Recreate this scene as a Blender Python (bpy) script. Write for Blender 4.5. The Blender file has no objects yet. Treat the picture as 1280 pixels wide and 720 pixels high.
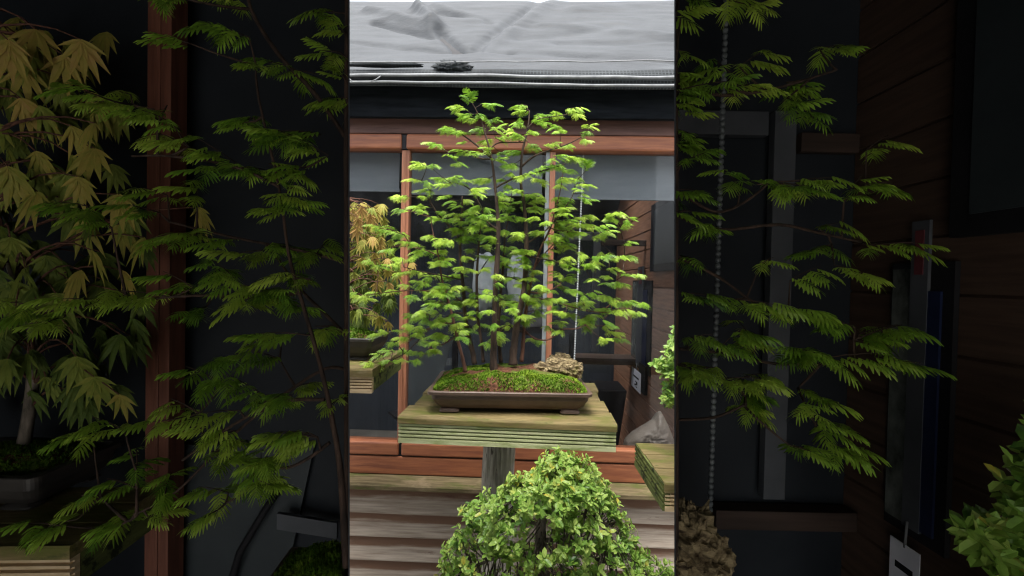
import bpy, bmesh, math, random
from mathutils import Vector, Matrix, noise

rnd = random.Random(7)
PI = math.pi
S = bpy.context.scene
COL = S.collection
V = Vector
UP = V((0, 0, 1))

# ------------------------------------------------------------------ camera
F = 560.0                       # focal length in pixels of a 1280 px wide picture
CAMZ = 1.75
EYE = V((0, 0, CAMZ))
CAMR = Matrix.Rotation(math.radians(90 - 1.02), 3, 'X') @ Matrix.Rotation(math.radians(1.2), 3, 'Z')
CAMI = CAMR.inverted()


def ray(px, py):
    return CAMR @ V(((px - 640) / F, -(py - 360) / F, -1))


def P(px, py, Y):
    d = ray(px, py)
    return EYE + d * (Y / d.y)


def G(px, py, z):
    d = ray(px, py)
    return EYE + d * ((z - CAMZ) / d.z)


def proj(p):
    l = CAMI @ (p - EYE)
    return 640 + F * l.x / -l.z, 360 - F * l.y / -l.z


cam = bpy.data.cameras.new('camera')
cam.sensor_width = 36
cam.lens = 36 * F / 1280
cam.clip_start = 0.02
cam.clip_end = 500
camo = bpy.data.objects.new('camera', cam)
COL.objects.link(camo)
camo.matrix_world = Matrix.Translation(EYE) @ CAMR.to_4x4()
S.camera = camo


# ------------------------------------------------------------------ materials
def mk(name):
    m = bpy.data.materials.new(name)
    m.use_nodes = True
    nt = m.node_tree
    return m, nt, nt.nodes['Principled BSDF']


def ramp(nt, stops):
    r = nt.nodes.new('ShaderNodeValToRGB')
    e = r.color_ramp.elements
    while len(e) < len(stops):
        e.new(0.5)
    for i, (p, c) in enumerate(stops):
        e[i].position = p
        e[i].color = (c[0], c[1], c[2], 1) if not isinstance(c, (int, float)) else (c, c, c, 1)
    return r


def noise_tex(nt, scale, stretch=(1, 1, 1), detail=6, rough=0.6, dist=0.0):
    tc = nt.nodes.new('ShaderNodeTexCoord')
    mp = nt.nodes.new('ShaderNodeMapping')
    mp.inputs['Scale'].default_value = stretch
    n = nt.nodes.new('ShaderNodeTexNoise')
    n.inputs['Scale'].default_value = scale
    n.inputs['Detail'].default_value = detail
    n.inputs['Roughness'].default_value = rough
    n.inputs['Distortion'].default_value = dist
    nt.links.new(tc.outputs['Object'], mp.inputs[0])
    nt.links.new(mp.outputs[0], n.inputs['Vector'])
    return n


def mixc(nt, fac, a, b):
    m = nt.nodes.new('ShaderNodeMix')
    m.data_type = 'RGBA'
    for sock, val in ((m.inputs[0], fac), (m.inputs[6], a), (m.inputs[7], b)):
        if hasattr(val, 'is_linked') or hasattr(val, 'links'):
            nt.links.new(val, sock)
        elif isinstance(val, tuple):
            sock.default_value = (val[0], val[1], val[2], 1)
        else:
            sock.default_value = val
    return m.outputs[2]


def surf(name, c1, c2, scale=4, stretch=(1, 1, 1), rough=0.7, bump=0.3, spec=0.3, extra=(), metal=0.0,
         lo=0.35, hi=0.65, bdist=0.004):
    """Two-tone noise surface; extra = [(colour, noise scale, stretch, lo, hi)] laid over in patches."""
    m, nt, b = mk(name)
    n = noise_tex(nt, scale, stretch)
    r = ramp(nt, [(lo, c1), (hi, c2)])
    nt.links.new(n.outputs[0], r.inputs[0])
    out = r.outputs[0]
    for (c, sc, st, l, h) in extra:
        n2 = noise_tex(nt, sc, st, 5, 0.65)
        r2 = ramp(nt, [(l, 0.0), (h, 1.0)])
        nt.links.new(n2.outputs[0], r2.inputs[0])
        out = mixc(nt, r2.outputs[0], out, c)
    nt.links.new(out, b.inputs['Base Color'])
    b.inputs['Roughness'].default_value = rough
    b.inputs['Metallic'].default_value = metal
    b.inputs['Specular IOR Level'].default_value = spec
    if bump:
        bp = nt.nodes.new('ShaderNodeBump')
        bp.inputs['Strength'].default_value = bump
        bp.inputs['Distance'].default_value = bdist
        nt.links.new(n.outputs[0], bp.inputs['Height'])
        nt.links.new(bp.outputs[0], b.inputs['Normal'])
    return m


def leafmat(name, stops, transl=0.35, rough=0.55, spec=0.25):
    """Leaf colour from the 'tint' attribute (one value per leaf), partly translucent."""
    m, nt, b = mk(name)
    at = nt.nodes.new('ShaderNodeAttribute')
    at.attribute_name = 'tint'
    r = ramp(nt, stops)
    n = noise_tex(nt, 55, (1, 1, 1), 3)
    ad = nt.nodes.new('ShaderNodeMath')
    ad.operation = 'MULTIPLY_ADD'
    nt.links.new(n.outputs[0], ad.inputs[0])
    ad.inputs[1].default_value = 0.5
    nt.links.new(at.outputs['Fac'], ad.inputs[2])
    a2 = nt.nodes.new('ShaderNodeMath')
    a2.operation = 'SUBTRACT'
    nt.links.new(ad.outputs[0], a2.inputs[0])
    a2.inputs[1].default_value = 0.25
    nt.links.new(a2.outputs[0], r.inputs[0])
    nt.links.new(r.outputs[0], b.inputs['Base Color'])
    b.inputs['Roughness'].default_value = rough
    b.inputs['Specular IOR Level'].default_value = spec
    t = nt.nodes.new('ShaderNodeBsdfTranslucent')
    nt.links.new(r.outputs[0], t.inputs[0])
    mx = nt.nodes.new('ShaderNodeMixShader')
    mx.inputs[0].default_value = transl
    nt.links.new(b.outputs[0], mx.inputs[1])
    nt.links.new(t.outputs[0], mx.inputs[2])
    nt.links.new(mx.outputs[0], nt.nodes['Material Output'].inputs[0])
    return m


M = {}
M['leaf'] = leafmat('redwood_needles', [(0.0, (0.05, 0.13, 0.02)), (0.36, (0.20, 0.37, 0.032)), (1.0, (0.43, 0.57, 0.075))], 0.32, 0.42, 0.35)
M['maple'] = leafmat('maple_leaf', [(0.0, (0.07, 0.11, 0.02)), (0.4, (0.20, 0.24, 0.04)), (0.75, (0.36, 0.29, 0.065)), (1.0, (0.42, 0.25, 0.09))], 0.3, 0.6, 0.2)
M['elm'] = leafmat('elm_leaf', [(0.0, (0.04, 0.11, 0.015)), (0.38, (0.21, 0.37, 0.055)), (0.85, (0.42, 0.54, 0.13)), (1.0, (0.50, 0.42, 0.05))], 0.25, 0.4, 0.4)
M['moss'] = leafmat('moss_blades', [(0.0, (0.03, 0.055, 0.006)), (0.5, (0.085, 0.17, 0.012)), (1.0, (0.24, 0.32, 0.035))], 0.15, 0.9, 0.1)
M['bark'] = surf('dark_bark', (0.018, 0.012, 0.009), (0.068, 0.042, 0.03), 60, (1, 1, 0.25), 0.9, 0.8)
M['redbark'] = surf('red_brown_bark', (0.05, 0.022, 0.015), (0.15, 0.07, 0.046), 60, (1, 1, 0.2), 0.85, 0.8)
M['twig'] = surf('twig_bark', (0.04, 0.02, 0.016), (0.14, 0.07, 0.05), 80, (1, 1, 1), 0.8, 0.3)
M['greybark'] = surf('grey_bark', (0.05, 0.042, 0.032), (0.18, 0.15, 0.12), 50, (1, 1, 0.3), 0.9, 0.8)
M['pot'] = surf('brown_stoneware', (0.075, 0.047, 0.034), (0.11, 0.07, 0.052), 14, (1, 1, 1), 0.48, 0.1, 0.4,
                [((0.16, 0.12, 0.095), 9, (1, 1, 1), 0.6, 0.8)])
M['darkpot'] = surf('dark_stoneware', (0.025, 0.022, 0.02), (0.05, 0.045, 0.04), 14, (1, 1, 1), 0.5, 0.1, 0.4)
M['soil'] = surf('needle_litter', (0.04, 0.018, 0.011), (0.145, 0.066, 0.038), 120, (1, 1, 1), 0.95, 1.0, 0.1,
                 [((0.08, 0.12, 0.02), 9, (1, 1, 1), 0.5, 0.6)], bdist=0.006)
M['rock'] = surf('tan_rock', (0.085, 0.06, 0.032), (0.33, 0.26, 0.145), 34, (1, 1, 2.2), 0.95, 1.0, 0.2,
                 [((0.05, 0.035, 0.02), 26, (1, 1, 2.5), 0.56, 0.66), ((0.20, 0.21, 0.05), 7, (1, 1, 1), 0.55, 0.7)], bdist=0.01)
M['deck'] = surf('mossy_deck_board', (0.115, 0.088, 0.033), (0.215, 0.162, 0.07), 3.2, (2, 22, 22), 0.75, 0.35, 0.3,
                 [((0.105, 0.108, 0.022), 5, (1.2, 3, 3), 0.48, 0.62), ((0.07, 0.075, 0.02), 14, (1, 3, 3), 0.60, 0.72),
                  ((0.26, 0.21, 0.12), 8, (1, 6, 6), 0.60, 0.75), ((0.03, 0.025, 0.012), 7, (0.7, 30, 30), 0.62, 0.66)])
M['decklip'] = surf('greenish_grooved_board', (0.33, 0.36, 0.18), (0.50, 0.51, 0.31), 3, (2, 18, 18), 0.7, 0.3, 0.3,
                    [((0.17, 0.22, 0.06), 6, (1, 4, 4), 0.52, 0.68), ((0.46, 0.36, 0.25), 5, (1, 3, 3), 0.64, 0.74)])
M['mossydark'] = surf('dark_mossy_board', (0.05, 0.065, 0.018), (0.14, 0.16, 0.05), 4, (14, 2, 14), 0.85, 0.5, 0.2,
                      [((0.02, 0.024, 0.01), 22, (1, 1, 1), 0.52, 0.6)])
M['palewood'] = surf('pale_end_grain', (0.42, 0.31, 0.17), (0.56, 0.43, 0.27), 4, (3, 10, 20), 0.8, 0.3)
M['postwood'] = surf('weathered_post', (0.17, 0.155, 0.13), (0.44, 0.41, 0.36), 7, (14, 14, 1.2), 0.9, 0.7, 0.2,
                     [((0.035, 0.03, 0.022), 16, (5, 5, 0.9), 0.60, 0.66), ((0.20, 0.21, 0.13), 3, (1, 1, 1), 0.55, 0.7)])
M['rail'] = surf('red_brown_rail', (0.165, 0.053, 0.025), (0.265, 0.096, 0.041), 3, (1.5, 20, 20), 0.5, 0.25, 0.4,
                 [((0.12, 0.04, 0.025), 4, (0.7, 10, 10), 0.55, 0.75), ((0.34, 0.16, 0.085), 6, (1, 8, 8), 0.66, 0.8)])
M['mullion'] = surf('orange_brown_wood', (0.185, 0.07, 0.036), (0.28, 0.118, 0.064), 3, (20, 20, 1.5), 0.45, 0.2, 0.4,
                    [((0.18, 0.06, 0.035), 5, (14, 14, 0.8), 0.58, 0.75)])
M['beam'] = surf('dark_brown_beam', (0.055, 0.026, 0.02), (0.095, 0.046, 0.036), 3, (1, 16, 16), 0.6, 0.3, 0.3)
M['fascia'] = surf('black_fascia', (0.004, 0.005, 0.006), (0.011, 0.013, 0.016), 5, (1, 8, 8), 0.9, 0.3, 0.05)
M['ledge'] = surf('mossy_ledge', (0.075, 0.058, 0.028), (0.165, 0.128, 0.07), 3, (2, 20, 20), 0.85, 0.5, 0.2,
                  [((0.07, 0.076, 0.02), 5, (1, 3, 3), 0.50, 0.66), ((0.24, 0.18, 0.11), 4, (1, 2, 2), 0.58, 0.75)])
M['steel'] = surf('grey_metal', (0.10, 0.115, 0.12), (0.16, 0.175, 0.18), 10, (1, 1, 1), 0.5, 0.05, 0.5)
M['bouncewall'] = surf('pale_bounce_board', (0.50, 0.52, 0.53), (0.60, 0.61, 0.62), 3, (1, 1, 1), 0.7, 0.1, 0.3)  # for bay faces added to bounce light into the middle
M['black'] = surf('matt_black', (0.008, 0.008, 0.009), (0.014, 0.014, 0.016), 6, (1, 1, 1), 0.7, 0.1, 0.2)
M['bayblack'] = surf('black_bay_wall', (0.010, 0.013, 0.017), (0.017, 0.021, 0.026), 3, (1, 1, 1), 0.6, 0.1, 0.25)
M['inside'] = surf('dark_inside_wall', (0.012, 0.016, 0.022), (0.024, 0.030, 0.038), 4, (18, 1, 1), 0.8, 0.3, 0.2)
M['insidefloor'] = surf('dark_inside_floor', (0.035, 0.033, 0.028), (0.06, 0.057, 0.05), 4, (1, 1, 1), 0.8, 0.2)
M['sky_reflection'] = surf('grey_sky_reflection', (0.17, 0.195, 0.215), (0.24, 0.265, 0.285), 2, (1, 1, 4), 0.7, 0.05, 0.2)  # grey of the sky reflected in the panes
M['white'] = surf('white_plastic', (0.62, 0.64, 0.66), (0.82, 0.84, 0.85), 6, (1, 1, 1), 0.4, 0.3, 0.4, bdist=0.02)
M['whiteglare'] = surf('white_reflection', (0.30, 0.33, 0.35), (0.52, 0.55, 0.57), 5, (1, 1, 1), 0.35, 0.5, 0.5, bdist=0.03)  # white of outdoor reflections in the glass
M['greybag'] = surf('grey_brown_sack', (0.12, 0.10, 0.08), (0.20, 0.17, 0.14), 5, (1, 1, 1), 0.5, 0.5, 0.4, bdist=0.03)
M['doorframe'] = surf('pale_grey_frame', (0.055, 0.06, 0.068), (0.08, 0.085, 0.094), 6, (1, 1, 1), 0.6, 0.05)
M['greysheet'] = surf('grey_sheet', (0.022, 0.028, 0.031), (0.038, 0.046, 0.049), 3, (1, 1, 1), 0.5, 0.1)
M['blue'] = surf('blue_paint', (0.008, 0.013, 0.04), (0.014, 0.022, 0.065), 8, (1, 1, 1), 0.4, 0.0)
M['red'] = surf('dull_red', (0.10, 0.025, 0.03), (0.14, 0.035, 0.04), 8, (1, 1, 1), 0.5, 0.0)
M['paper'] = surf('white_card', (0.68, 0.68, 0.74), (0.78, 0.78, 0.84), 8, (1, 1, 1), 0.6, 0.0)
M['mirror'] = surf('mottled_mirror', (0.03, 0.035, 0.03), (0.15, 0.165, 0.15), 14, (1, 1, 0.6), 0.2, 0.0, 0.6)
M['cord'] = surf('white_cord', (0.13, 0.135, 0.14), (0.20, 0.205, 0.21), 20, (1, 1, 1), 0.7, 0.2)
M['ground'] = surf('grey_gravel_ground', (0.22, 0.215, 0.20), (0.36, 0.35, 0.33), 40, (1, 1, 1), 0.95, 0.6, 0.2)
M['darkledge'] = surf('dark_brown_board', (0.028, 0.018, 0.013), (0.05, 0.031, 0.023), 3, (1, 16, 16), 0.7, 0.2)
M['postbay'] = surf('shaded_red_brown_post', (0.10, 0.036, 0.022), (0.17, 0.065, 0.04), 3, (20, 20, 1.5), 0.6, 0.2, 0.3)  # red-brown wood with the bay's shade put into the colour
M['roofdark'] = surf('dark_roof_board', (0.02, 0.02, 0.022), (0.04, 0.04, 0.042), 5, (1, 1, 1), 0.8, 0.1)


def plank_material():
    """Weathered siding: grey boards with brown weathering along the upper edge ('tint' = height within the board)."""
    m, nt, b = mk('weathered_siding')
    n = noise_tex(nt, 3.0, (1.2, 20, 20))
    r = ramp(nt, [(0.30, (0.17, 0.13, 0.098)), (0.70, (0.385, 0.33, 0.268))])
    nt.links.new(n.outputs[0], r.inputs[0])
    n2 = noise_tex(nt, 3.0, (0.8, 6, 6))
    at = nt.nodes.new('ShaderNodeAttribute')
    at.attribute_name = 'tint'
    ma = nt.nodes.new('ShaderNodeMath')
    ma.operation = 'MULTIPLY_ADD'
    nt.links.new(n2.outputs[0], ma.inputs[0])
    ma.inputs[1].default_value = 0.55
    nt.links.new(at.outputs['Fac'], ma.inputs[2])
    r2 = ramp(nt, [(0.72, 0.0), (0.86, 0.95)])
    nt.links.new(ma.outputs[0], r2.inputs[0])
    c = mixc(nt, r2.outputs[0], r.outputs[0], (0.125, 0.068, 0.042))
    n3 = noise_tex(nt, 5.0, (0.9, 4, 4), 5)          # knots
    r3 = ramp(nt, [(0.66, 0.0), (0.74, 1.0)])
    nt.links.new(n3.outputs[0], r3.inputs[0])
    c = mixc(nt, r3.outputs[0], c, (0.10, 0.05, 0.035))
    n4 = noise_tex(nt, 2.0, (1, 1, 1), 4)
    r4 = ramp(nt, [(0.60, 0.0), (0.75, 0.5)])
    nt.links.new(n4.outputs[0], r4.inputs[0])
    c = mixc(nt, r4.outputs[0], c, (0.14, 0.14, 0.06))
    nt.links.new(c, b.inputs['Base Color'])
    b.inputs['Roughness'].default_value = 0.85
    b.inputs['Specular IOR Level'].default_value = 0.2
    bp = nt.nodes.new('ShaderNodeBump')
    bp.inputs['Strength'].default_value = 0.4
    bp.inputs['Distance'].default_value = 0.004
    nt.links.new(n.outputs[0], bp.inputs['Height'])
    nt.links.new(bp.outputs[0], b.inputs['Normal'])
    return m


M['siding'] = plank_material()


def clad_material():
    m = surf('brown_cladding', (0.19, 0.092, 0.053), (0.31, 0.158, 0.094), 3, (20, 1.5, 20), 0.65, 0.3, 0.3,
             [((0.07, 0.035, 0.022), 4, (6, 0.8, 6), 0.58, 0.75)])
    return m


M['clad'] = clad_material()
M['cladshade'] = surf('shaded_brown_cladding', (0.055, 0.033, 0.023), (0.09, 0.055, 0.038), 3, (20, 1.5, 20), 0.65, 0.3, 0.3)  # the brown cladding again, shade put into the colour for the bay


def net_material():
    m, nt, b = mk('pale_shade_net')
    n = noise_tex(nt, 2.2, (1, 2.2, 2.2), 9, 0.6)
    r = ramp(nt, [(0.30, (0.025, 0.0288, 0.0335)), (0.50, (0.0355, 0.0402, 0.046)), (0.75, (0.0465, 0.052, 0.0585))])
    nt.links.new(n.outputs[0], r.inputs[0])
    n3 = noise_tex(nt, 5, (0.25, 9, 9), 6, 0.7)
    r3 = ramp(nt, [(0.55, 0.0), (0.75, 0.45)])
    nt.links.new(n3.outputs[0], r3.inputs[0])
    c = mixc(nt, r3.outputs[0], r.outputs[0], (0.035, 0.031, 0.027))
    nt.links.new(c, b.inputs['Base Color'])
    b.inputs['Roughness'].default_value = 0.8
    n2 = noise_tex(nt, 6.0, (1, 3.5, 3.5), 9, 0.7)
    w = noise_tex(nt, 260, (1, 1, 1), 2)
    ad = nt.nodes.new('ShaderNodeMath')
    ad.operation = 'MULTIPLY_ADD'
    nt.links.new(w.outputs[0], ad.inputs[0])
    ad.inputs[1].default_value = 0.12
    nt.links.new(n2.outputs[0], ad.inputs[2])
    bp = nt.nodes.new('ShaderNodeBump')
    bp.inputs['Strength'].default_value = 0.35
    bp.inputs['Distance'].default_value = 0.02
    nt.links.new(ad.outputs[0], bp.inputs['Height'])
    nt.links.new(bp.outputs[0], b.inputs['Normal'])
    return m


M['net'] = net_material()


def darknet_material():
    """Woven dark net: a fine pale grid over near-black."""
    m, nt, b = mk('dark_woven_net')
    tc = nt.nodes.new('ShaderNodeTexCoord')
    outs = []
    for axis in ('X', 'Z'):
        w = nt.nodes.new('ShaderNodeTexWave')
        w.bands_direction = axis
        w.inputs['Scale'].default_value = 19
        w.inputs['Distortion'].default_value = 1.2
        w.inputs['Detail Scale'].default_value = 0.4
        nt.links.new(tc.outputs['Object'], w.inputs[0])
        outs.append(w.outputs['Fac'])
    mx = nt.nodes.new('ShaderNodeMath')
    mx.operation = 'MAXIMUM'
    nt.links.new(outs[0], mx.inputs[0])
    nt.links.new(outs[1], mx.inputs[1])
    n = noise_tex(nt, 3, (0.6, 5, 5), 5)
    ad = nt.nodes.new('ShaderNodeMath')
    ad.operation = 'MULTIPLY'
    nt.links.new(mx.outputs[0], ad.inputs[0])
    nt.links.new(n.outputs[0], ad.inputs[1])
    r = ramp(nt, [(0.25, (0.003, 0.005, 0.006)), (0.42, (0.008, 0.012, 0.015)), (0.6, (0.045, 0.052, 0.056))])
    nt.links.new(ad.outputs[0], r.inputs[0])
    nt.links.new(r.outputs[0], b.inputs['Base Color'])
    b.inputs['Roughness'].default_value = 0.85
    return m


M['darknet'] = darknet_material()


def glass_material():
    m, nt, b = mk('window_glass')
    nt.nodes.remove(b)
    t = nt.nodes.new('ShaderNodeBsdfTransparent')
    t.inputs[0].default_value = (0.90, 0.905, 0.91, 1)
    g = nt.nodes.new('ShaderNodeBsdfGlossy')
    g.inputs['Roughness'].default_value = 0.02
    fr = nt.nodes.new('ShaderNodeFresnel')
    fr.inputs[0].default_value = 1.45
    mx = nt.nodes.new('ShaderNodeMixShader')
    sc = nt.nodes.new('ShaderNodeMath')
    sc.operation = 'MULTIPLY'
    sc.inputs[1].default_value = 0.4
    nt.links.new(fr.outputs[0], sc.inputs[0])
    nt.links.new(sc.outputs[0], mx.inputs[0])
    nt.links.new(t.outputs[0], mx.inputs[1])
    nt.links.new(g.outputs[0], mx.inputs[2])
    df = nt.nodes.new('ShaderNodeBsdfDiffuse')
    df.inputs[0].default_value = (0.75, 0.78, 0.80, 1)
    n = noise_tex(nt, 3.5, (1, 1, 0.5), 7, 0.75)
    r = ramp(nt, [(0.48, 0.0), (0.8, 0.012)])
    nt.links.new(n.outputs[0], r.inputs[0])
    m2 = nt.nodes.new('ShaderNodeMixShader')
    nt.links.new(r.outputs[0], m2.inputs[0])
    nt.links.new(mx.outputs[0], m2.inputs[1])
    nt.links.new(df.outputs[0], m2.inputs[2])
    nt.links.new(m2.outputs[0], nt.nodes['Material Output'].inputs[0])
    return m


M['glass'] = glass_material()


# ------------------------------------------------------------------ mesh helpers
class MB:
    def __init__(self, smooth=False):
        self.v, self.f, self.t = [], [], []
        self.smooth = smooth

    def add(self, vs, fs, tint=0.5):
        o = len(self.v)
        self.v += [V(p) for p in vs]
        self.f += [tuple(i + o for i in f) for f in fs]
        if isinstance(tint, (list, tuple)):
            self.t += list(tint)
        else:
            self.t += [tint] * len(vs)
        return self

    def box(self, x0, x1, y0, y1, z0, z1, tint=0.5):
        vs = [(x, y, z) for z in (z0, z1) for y in (y0, y1) for x in (x0, x1)]
        return self.add(vs, [(0, 2, 3, 1), (4, 5, 7, 6), (0, 1, 5, 4), (2, 6, 7, 3), (0, 4, 6, 2), (1, 3, 7, 5)], tint)

    def hull8(self, c, tint=0.5):
        """Eight corners in the order of box()."""
        return self.add(c, [(0, 2, 3, 1), (4, 5, 7, 6), (0, 1, 5, 4), (2, 6, 7, 3), (0, 4, 6, 2), (1, 3, 7, 5)], tint)

    def extrude(self, prof, x0, x1, tint=0.5):
        """Closed (y, z) outline pulled along x."""
        n = len(prof)
        vs = [(x0, y, z) for y, z in prof] + [(x1, y, z) for y, z in prof]
        fs = [(i, (i + 1) % n, n + (i + 1) % n, n + i) for i in range(n)]
        fs += [tuple(range(n - 1, -1, -1)), tuple(range(n, 2 * n))]
        return self.add(vs, fs, tint)

    def tube(self, pts, rads, seg=8, tint=0.5, wob=0.0):
        pts = [V(p) for p in pts]
        if isinstance(rads, (int, float)):
            rads = [rads] * len(pts)
        vs, fs = [], []
        ref = None
        for i, p in enumerate(pts):
            t = (pts[min(i + 1, len(pts) - 1)] - pts[max(i - 1, 0)])
            t = t.normalized() if t.length > 1e-9 else V((0, 0, 1))
            if ref is None:
                ref = V((1, 0, 0)) if abs(t.x) < 0.8 else V((0, 1, 0))
            a = (ref - t * ref.dot(t)).normalized()
            ref = a
            b = t.cross(a)
            for k in range(seg):
                an = 2 * PI * k / seg
                r = rads[i] * (1 + wob * (noise.noise(p * 60 + V((k * 3.1, 0, 0)))))
                vs.append(p + (a * math.cos(an) + b * math.sin(an)) * r)
        n = len(pts)
        for i in range(n - 1):
            for k in range(seg):
                k2 = (k + 1) % seg
                fs.append((i * seg + k, i * seg + k2, (i + 1) * seg + k2, (i + 1) * seg + k))
        fs.append(tuple(range(seg - 1, -1, -1)))
        fs.append(tuple((n - 1) * seg + k for k in range(seg)))
        return self.add(vs, fs, tint)

    def blob(self, c, r, nu=16, nv=10, amp=0.0, freq=4.0, seed=0.0, fn=None):
        c, r = V(c), V(r)
        vs, fs = [], []
        for j in range(nv + 1):
            th = PI * j / nv
            for i in range(nu):
                ph = 2 * PI * i / nu
                d = V((math.sin(th) * math.cos(ph), math.sin(th) * math.sin(ph), math.cos(th)))
                k = 1 + amp * noise.fractal(d * freq + V((seed, seed * 2, 0)), 0.9, 2.1, 4)
                p = V((d.x * r.x * k, d.y * r.y * k, d.z * r.z * k))
                if fn:
                    p = fn(p)
                vs.append(c + p)
        for j in range(nv):
            for i in range(nu):
                i2 = (i + 1) % nu
                fs.append((j * nu + i, (j + 1) * nu + i, (j + 1) * nu + i2, j * nu + i2))
        return self.add(vs, fs)

    def build(self, name, mat, parent=None, origin=None, bevel=0.0, recalc=False, inv=None):
        o = V(origin) if origin is not None else V((0, 0, 0))
        me = bpy.data.meshes.new(name)
        vs = [tuple(p - o) for p in self.v]
        if inv is not None:
            vs = [tuple(inv @ V(p)) for p in vs]
        me.from_pydata(vs, [], self.f)
        a = me.attributes.new('tint', 'FLOAT', 'POINT')
        a.data.foreach_set('value', self.t)
        if recalc:
            bm = bmesh.new()
            bm.from_mesh(me)
            bmesh.ops.remove_doubles(bm, verts=bm.verts, dist=1e-6)
            bmesh.ops.recalc_face_normals(bm, faces=bm.faces)
            bm.to_mesh(me)
            bm.free()
        me.materials.append(M[mat])
        if self.smooth:
            for p in me.polygons:
                p.use_smooth = True
        ob = bpy.data.objects.new(name, me)
        COL.objects.link(ob)
        if bevel:
            bv = ob.modifiers.new('bevel', 'BEVEL')
            bv.width = bevel
            bv.segments = 2
            bv.limit_method = 'ANGLE'
        return ob


def meta(o, label, cat=None, group=None, kind=None):
    o['label'] = label
    if cat:
        o['category'] = cat
    if group:
        o['group'] = group
    if kind:
        o['kind'] = kind
    return o


class Thing:
    """An Empty at the base of a thing; parts are meshes parented to it. Coordinates given to part() are local when local=True, else world."""
    def __init__(self, name, label, cat, loc, rotz=0.0, group=None):
        self.o = bpy.data.objects.new(name, None)
        self.o.empty_display_size = 0.1
        COL.objects.link(self.o)
        self.loc, self.rot = V(loc), rotz
        self.o.location = self.loc
        self.o.rotation_euler = (0, 0, rotz)
        self.inv = Matrix.Rotation(-rotz, 3, 'Z')
        meta(self.o, label, cat, group)

    def part(self, name, mb, mat, parent=None, local=False, bevel=0.0, recalc=False, label=None):
        if local:
            ob = mb.build(name, mat, bevel=bevel, recalc=recalc)
        else:
            ob = mb.build(name, mat, origin=self.loc, inv=self.inv, bevel=bevel, recalc=recalc)
        ob.parent = parent or self.o
        if label:
            ob['label'] = label
        return ob

    def w(self, x, y, z):
        return self.loc + Matrix.Rotation(self.rot, 3, 'Z') @ V((x, y, z))


def single(name, mb, mat, label, cat, group=None, kind=None, bevel=0.0, recalc=False):
    zs = min(p.z for p in mb.v)
    c = V((sum(p.x for p in mb.v) / len(mb.v), sum(p.y for p in mb.v) / len(mb.v), zs))
    ob = mb.build(name, mat, origin=c, bevel=bevel, recalc=recalc)
    ob.location = c
    return meta(ob, label, cat, group, kind)


# ------------------------------------------------------------------ foliage helpers
def frond(mb, base, fwd, up, L, W, n, droop, tint, hi=False, clip=None, sag=0.27):
    """One feathery redwood spray: a drooping midrib with a comb of flat needles on both sides."""
    f = fwd.normalized()
    s = f.cross(up)
    if s.length < 1e-4:
        s = V((1, 0, 0))
    s.normalize()

    def pt(t):
        return base + f * (L * t * (1 - 0.18 * droop * t)) - UP * (L * droop * 0.55 * t * t)
    w = L * (0.12 if not hi else 0.155)
    for i in range(n):
        t = (i + 0.6) / n
        p = pt(t)
        tan = (pt(t + 0.05) - pt(t - 0.05)).normalized()
        ln = W * (0.62 + 0.40 * math.sin(PI * min(1, 0.12 + 0.75 * t)))
        for sd in (-1, 1):
            k = sag + 0.25 * (mb_r() - 0.5)
            an = math.radians(74 - 56 * t)
            d = (tan * math.cos(an) + s * (sd * math.sin(an)) - UP * k).normalized()
            wv = tan * (w * 0.5)
            tp = p + d * ln * (0.9 + 0.2 * mb_r()) - UP * (ln * 0.12)
            tt = min(1, max(0, tint + 0.10 * (mb_r() - 0.5)))
            if clip and (not clip(tp) or not clip(p)):
                continue
            if hi:
                m = p + d * ln * 0.55 + UP * (ln * 0.03)
                mb.add([p - wv * 0.6, p + wv * 0.6, m + wv * 1.1, tp + wv * 0.25, tp - wv * 0.25, m - wv * 1.1],
                       [(0, 1, 2, 5), (5, 2, 3, 4)], tt)
            else:
                mb.add([p - wv * 0.8, p + wv * 0.8, tp + wv * 0.45, tp - wv * 0.45], [(0, 1, 2, 3)], tt)
    # end needle and the midrib
    a, b = pt(0.93), pt(1.12)
    if not clip or (clip(a) and clip(b)):
        mb.add([a - s * w * 0.4, a + s * w * 0.4, b + s * w * 0.2, b - s * w * 0.2], [(0, 1, 2, 3)], tint)
        q = [pt(t) for t in (0, 0.33, 0.66, 0.95)]
        if not clip or all(clip(x) for x in q):
            r = L * 0.012
            mb.add([x + s * (r * k) for x in q for k in (-1, 1)], [(0, 1, 3, 2), (2, 3, 5, 4), (4, 5, 7, 6)], min(1, tint + 0.15))


mb_r = rnd.random


def bez(a, b, c, n):
    return [a * ((1 - t) ** 2) + b * (2 * t * (1 - t)) + c * (t * t) for t in [i / n for i in range(n + 1)]]


def smooth_path(pts, n=4):
    """Catmull-Rom through [(Vector, radius)]."""
    out = []
    for i in range(len(pts) - 1):
        p0, p1, p2, p3 = (pts[max(i - 1, 0)], pts[i], pts[i + 1], pts[min(i + 2, len(pts) - 1)])
        for k in range(n):
            t = k / n
            a = [0.5 * ((2 * p1[0]) + (p2[0] - p0[0]) * t + (2 * p0[0] - 5 * p1[0] + 4 * p2[0] - p3[0]) * t * t + (3 * p1[0] - p0[0] - 3 * p2[0] + p3[0]) * t ** 3)]
            out.append((a[0], p1[1] * (1 - t) + p2[1] * t))
    out.append(pts[-1])
    return out


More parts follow.
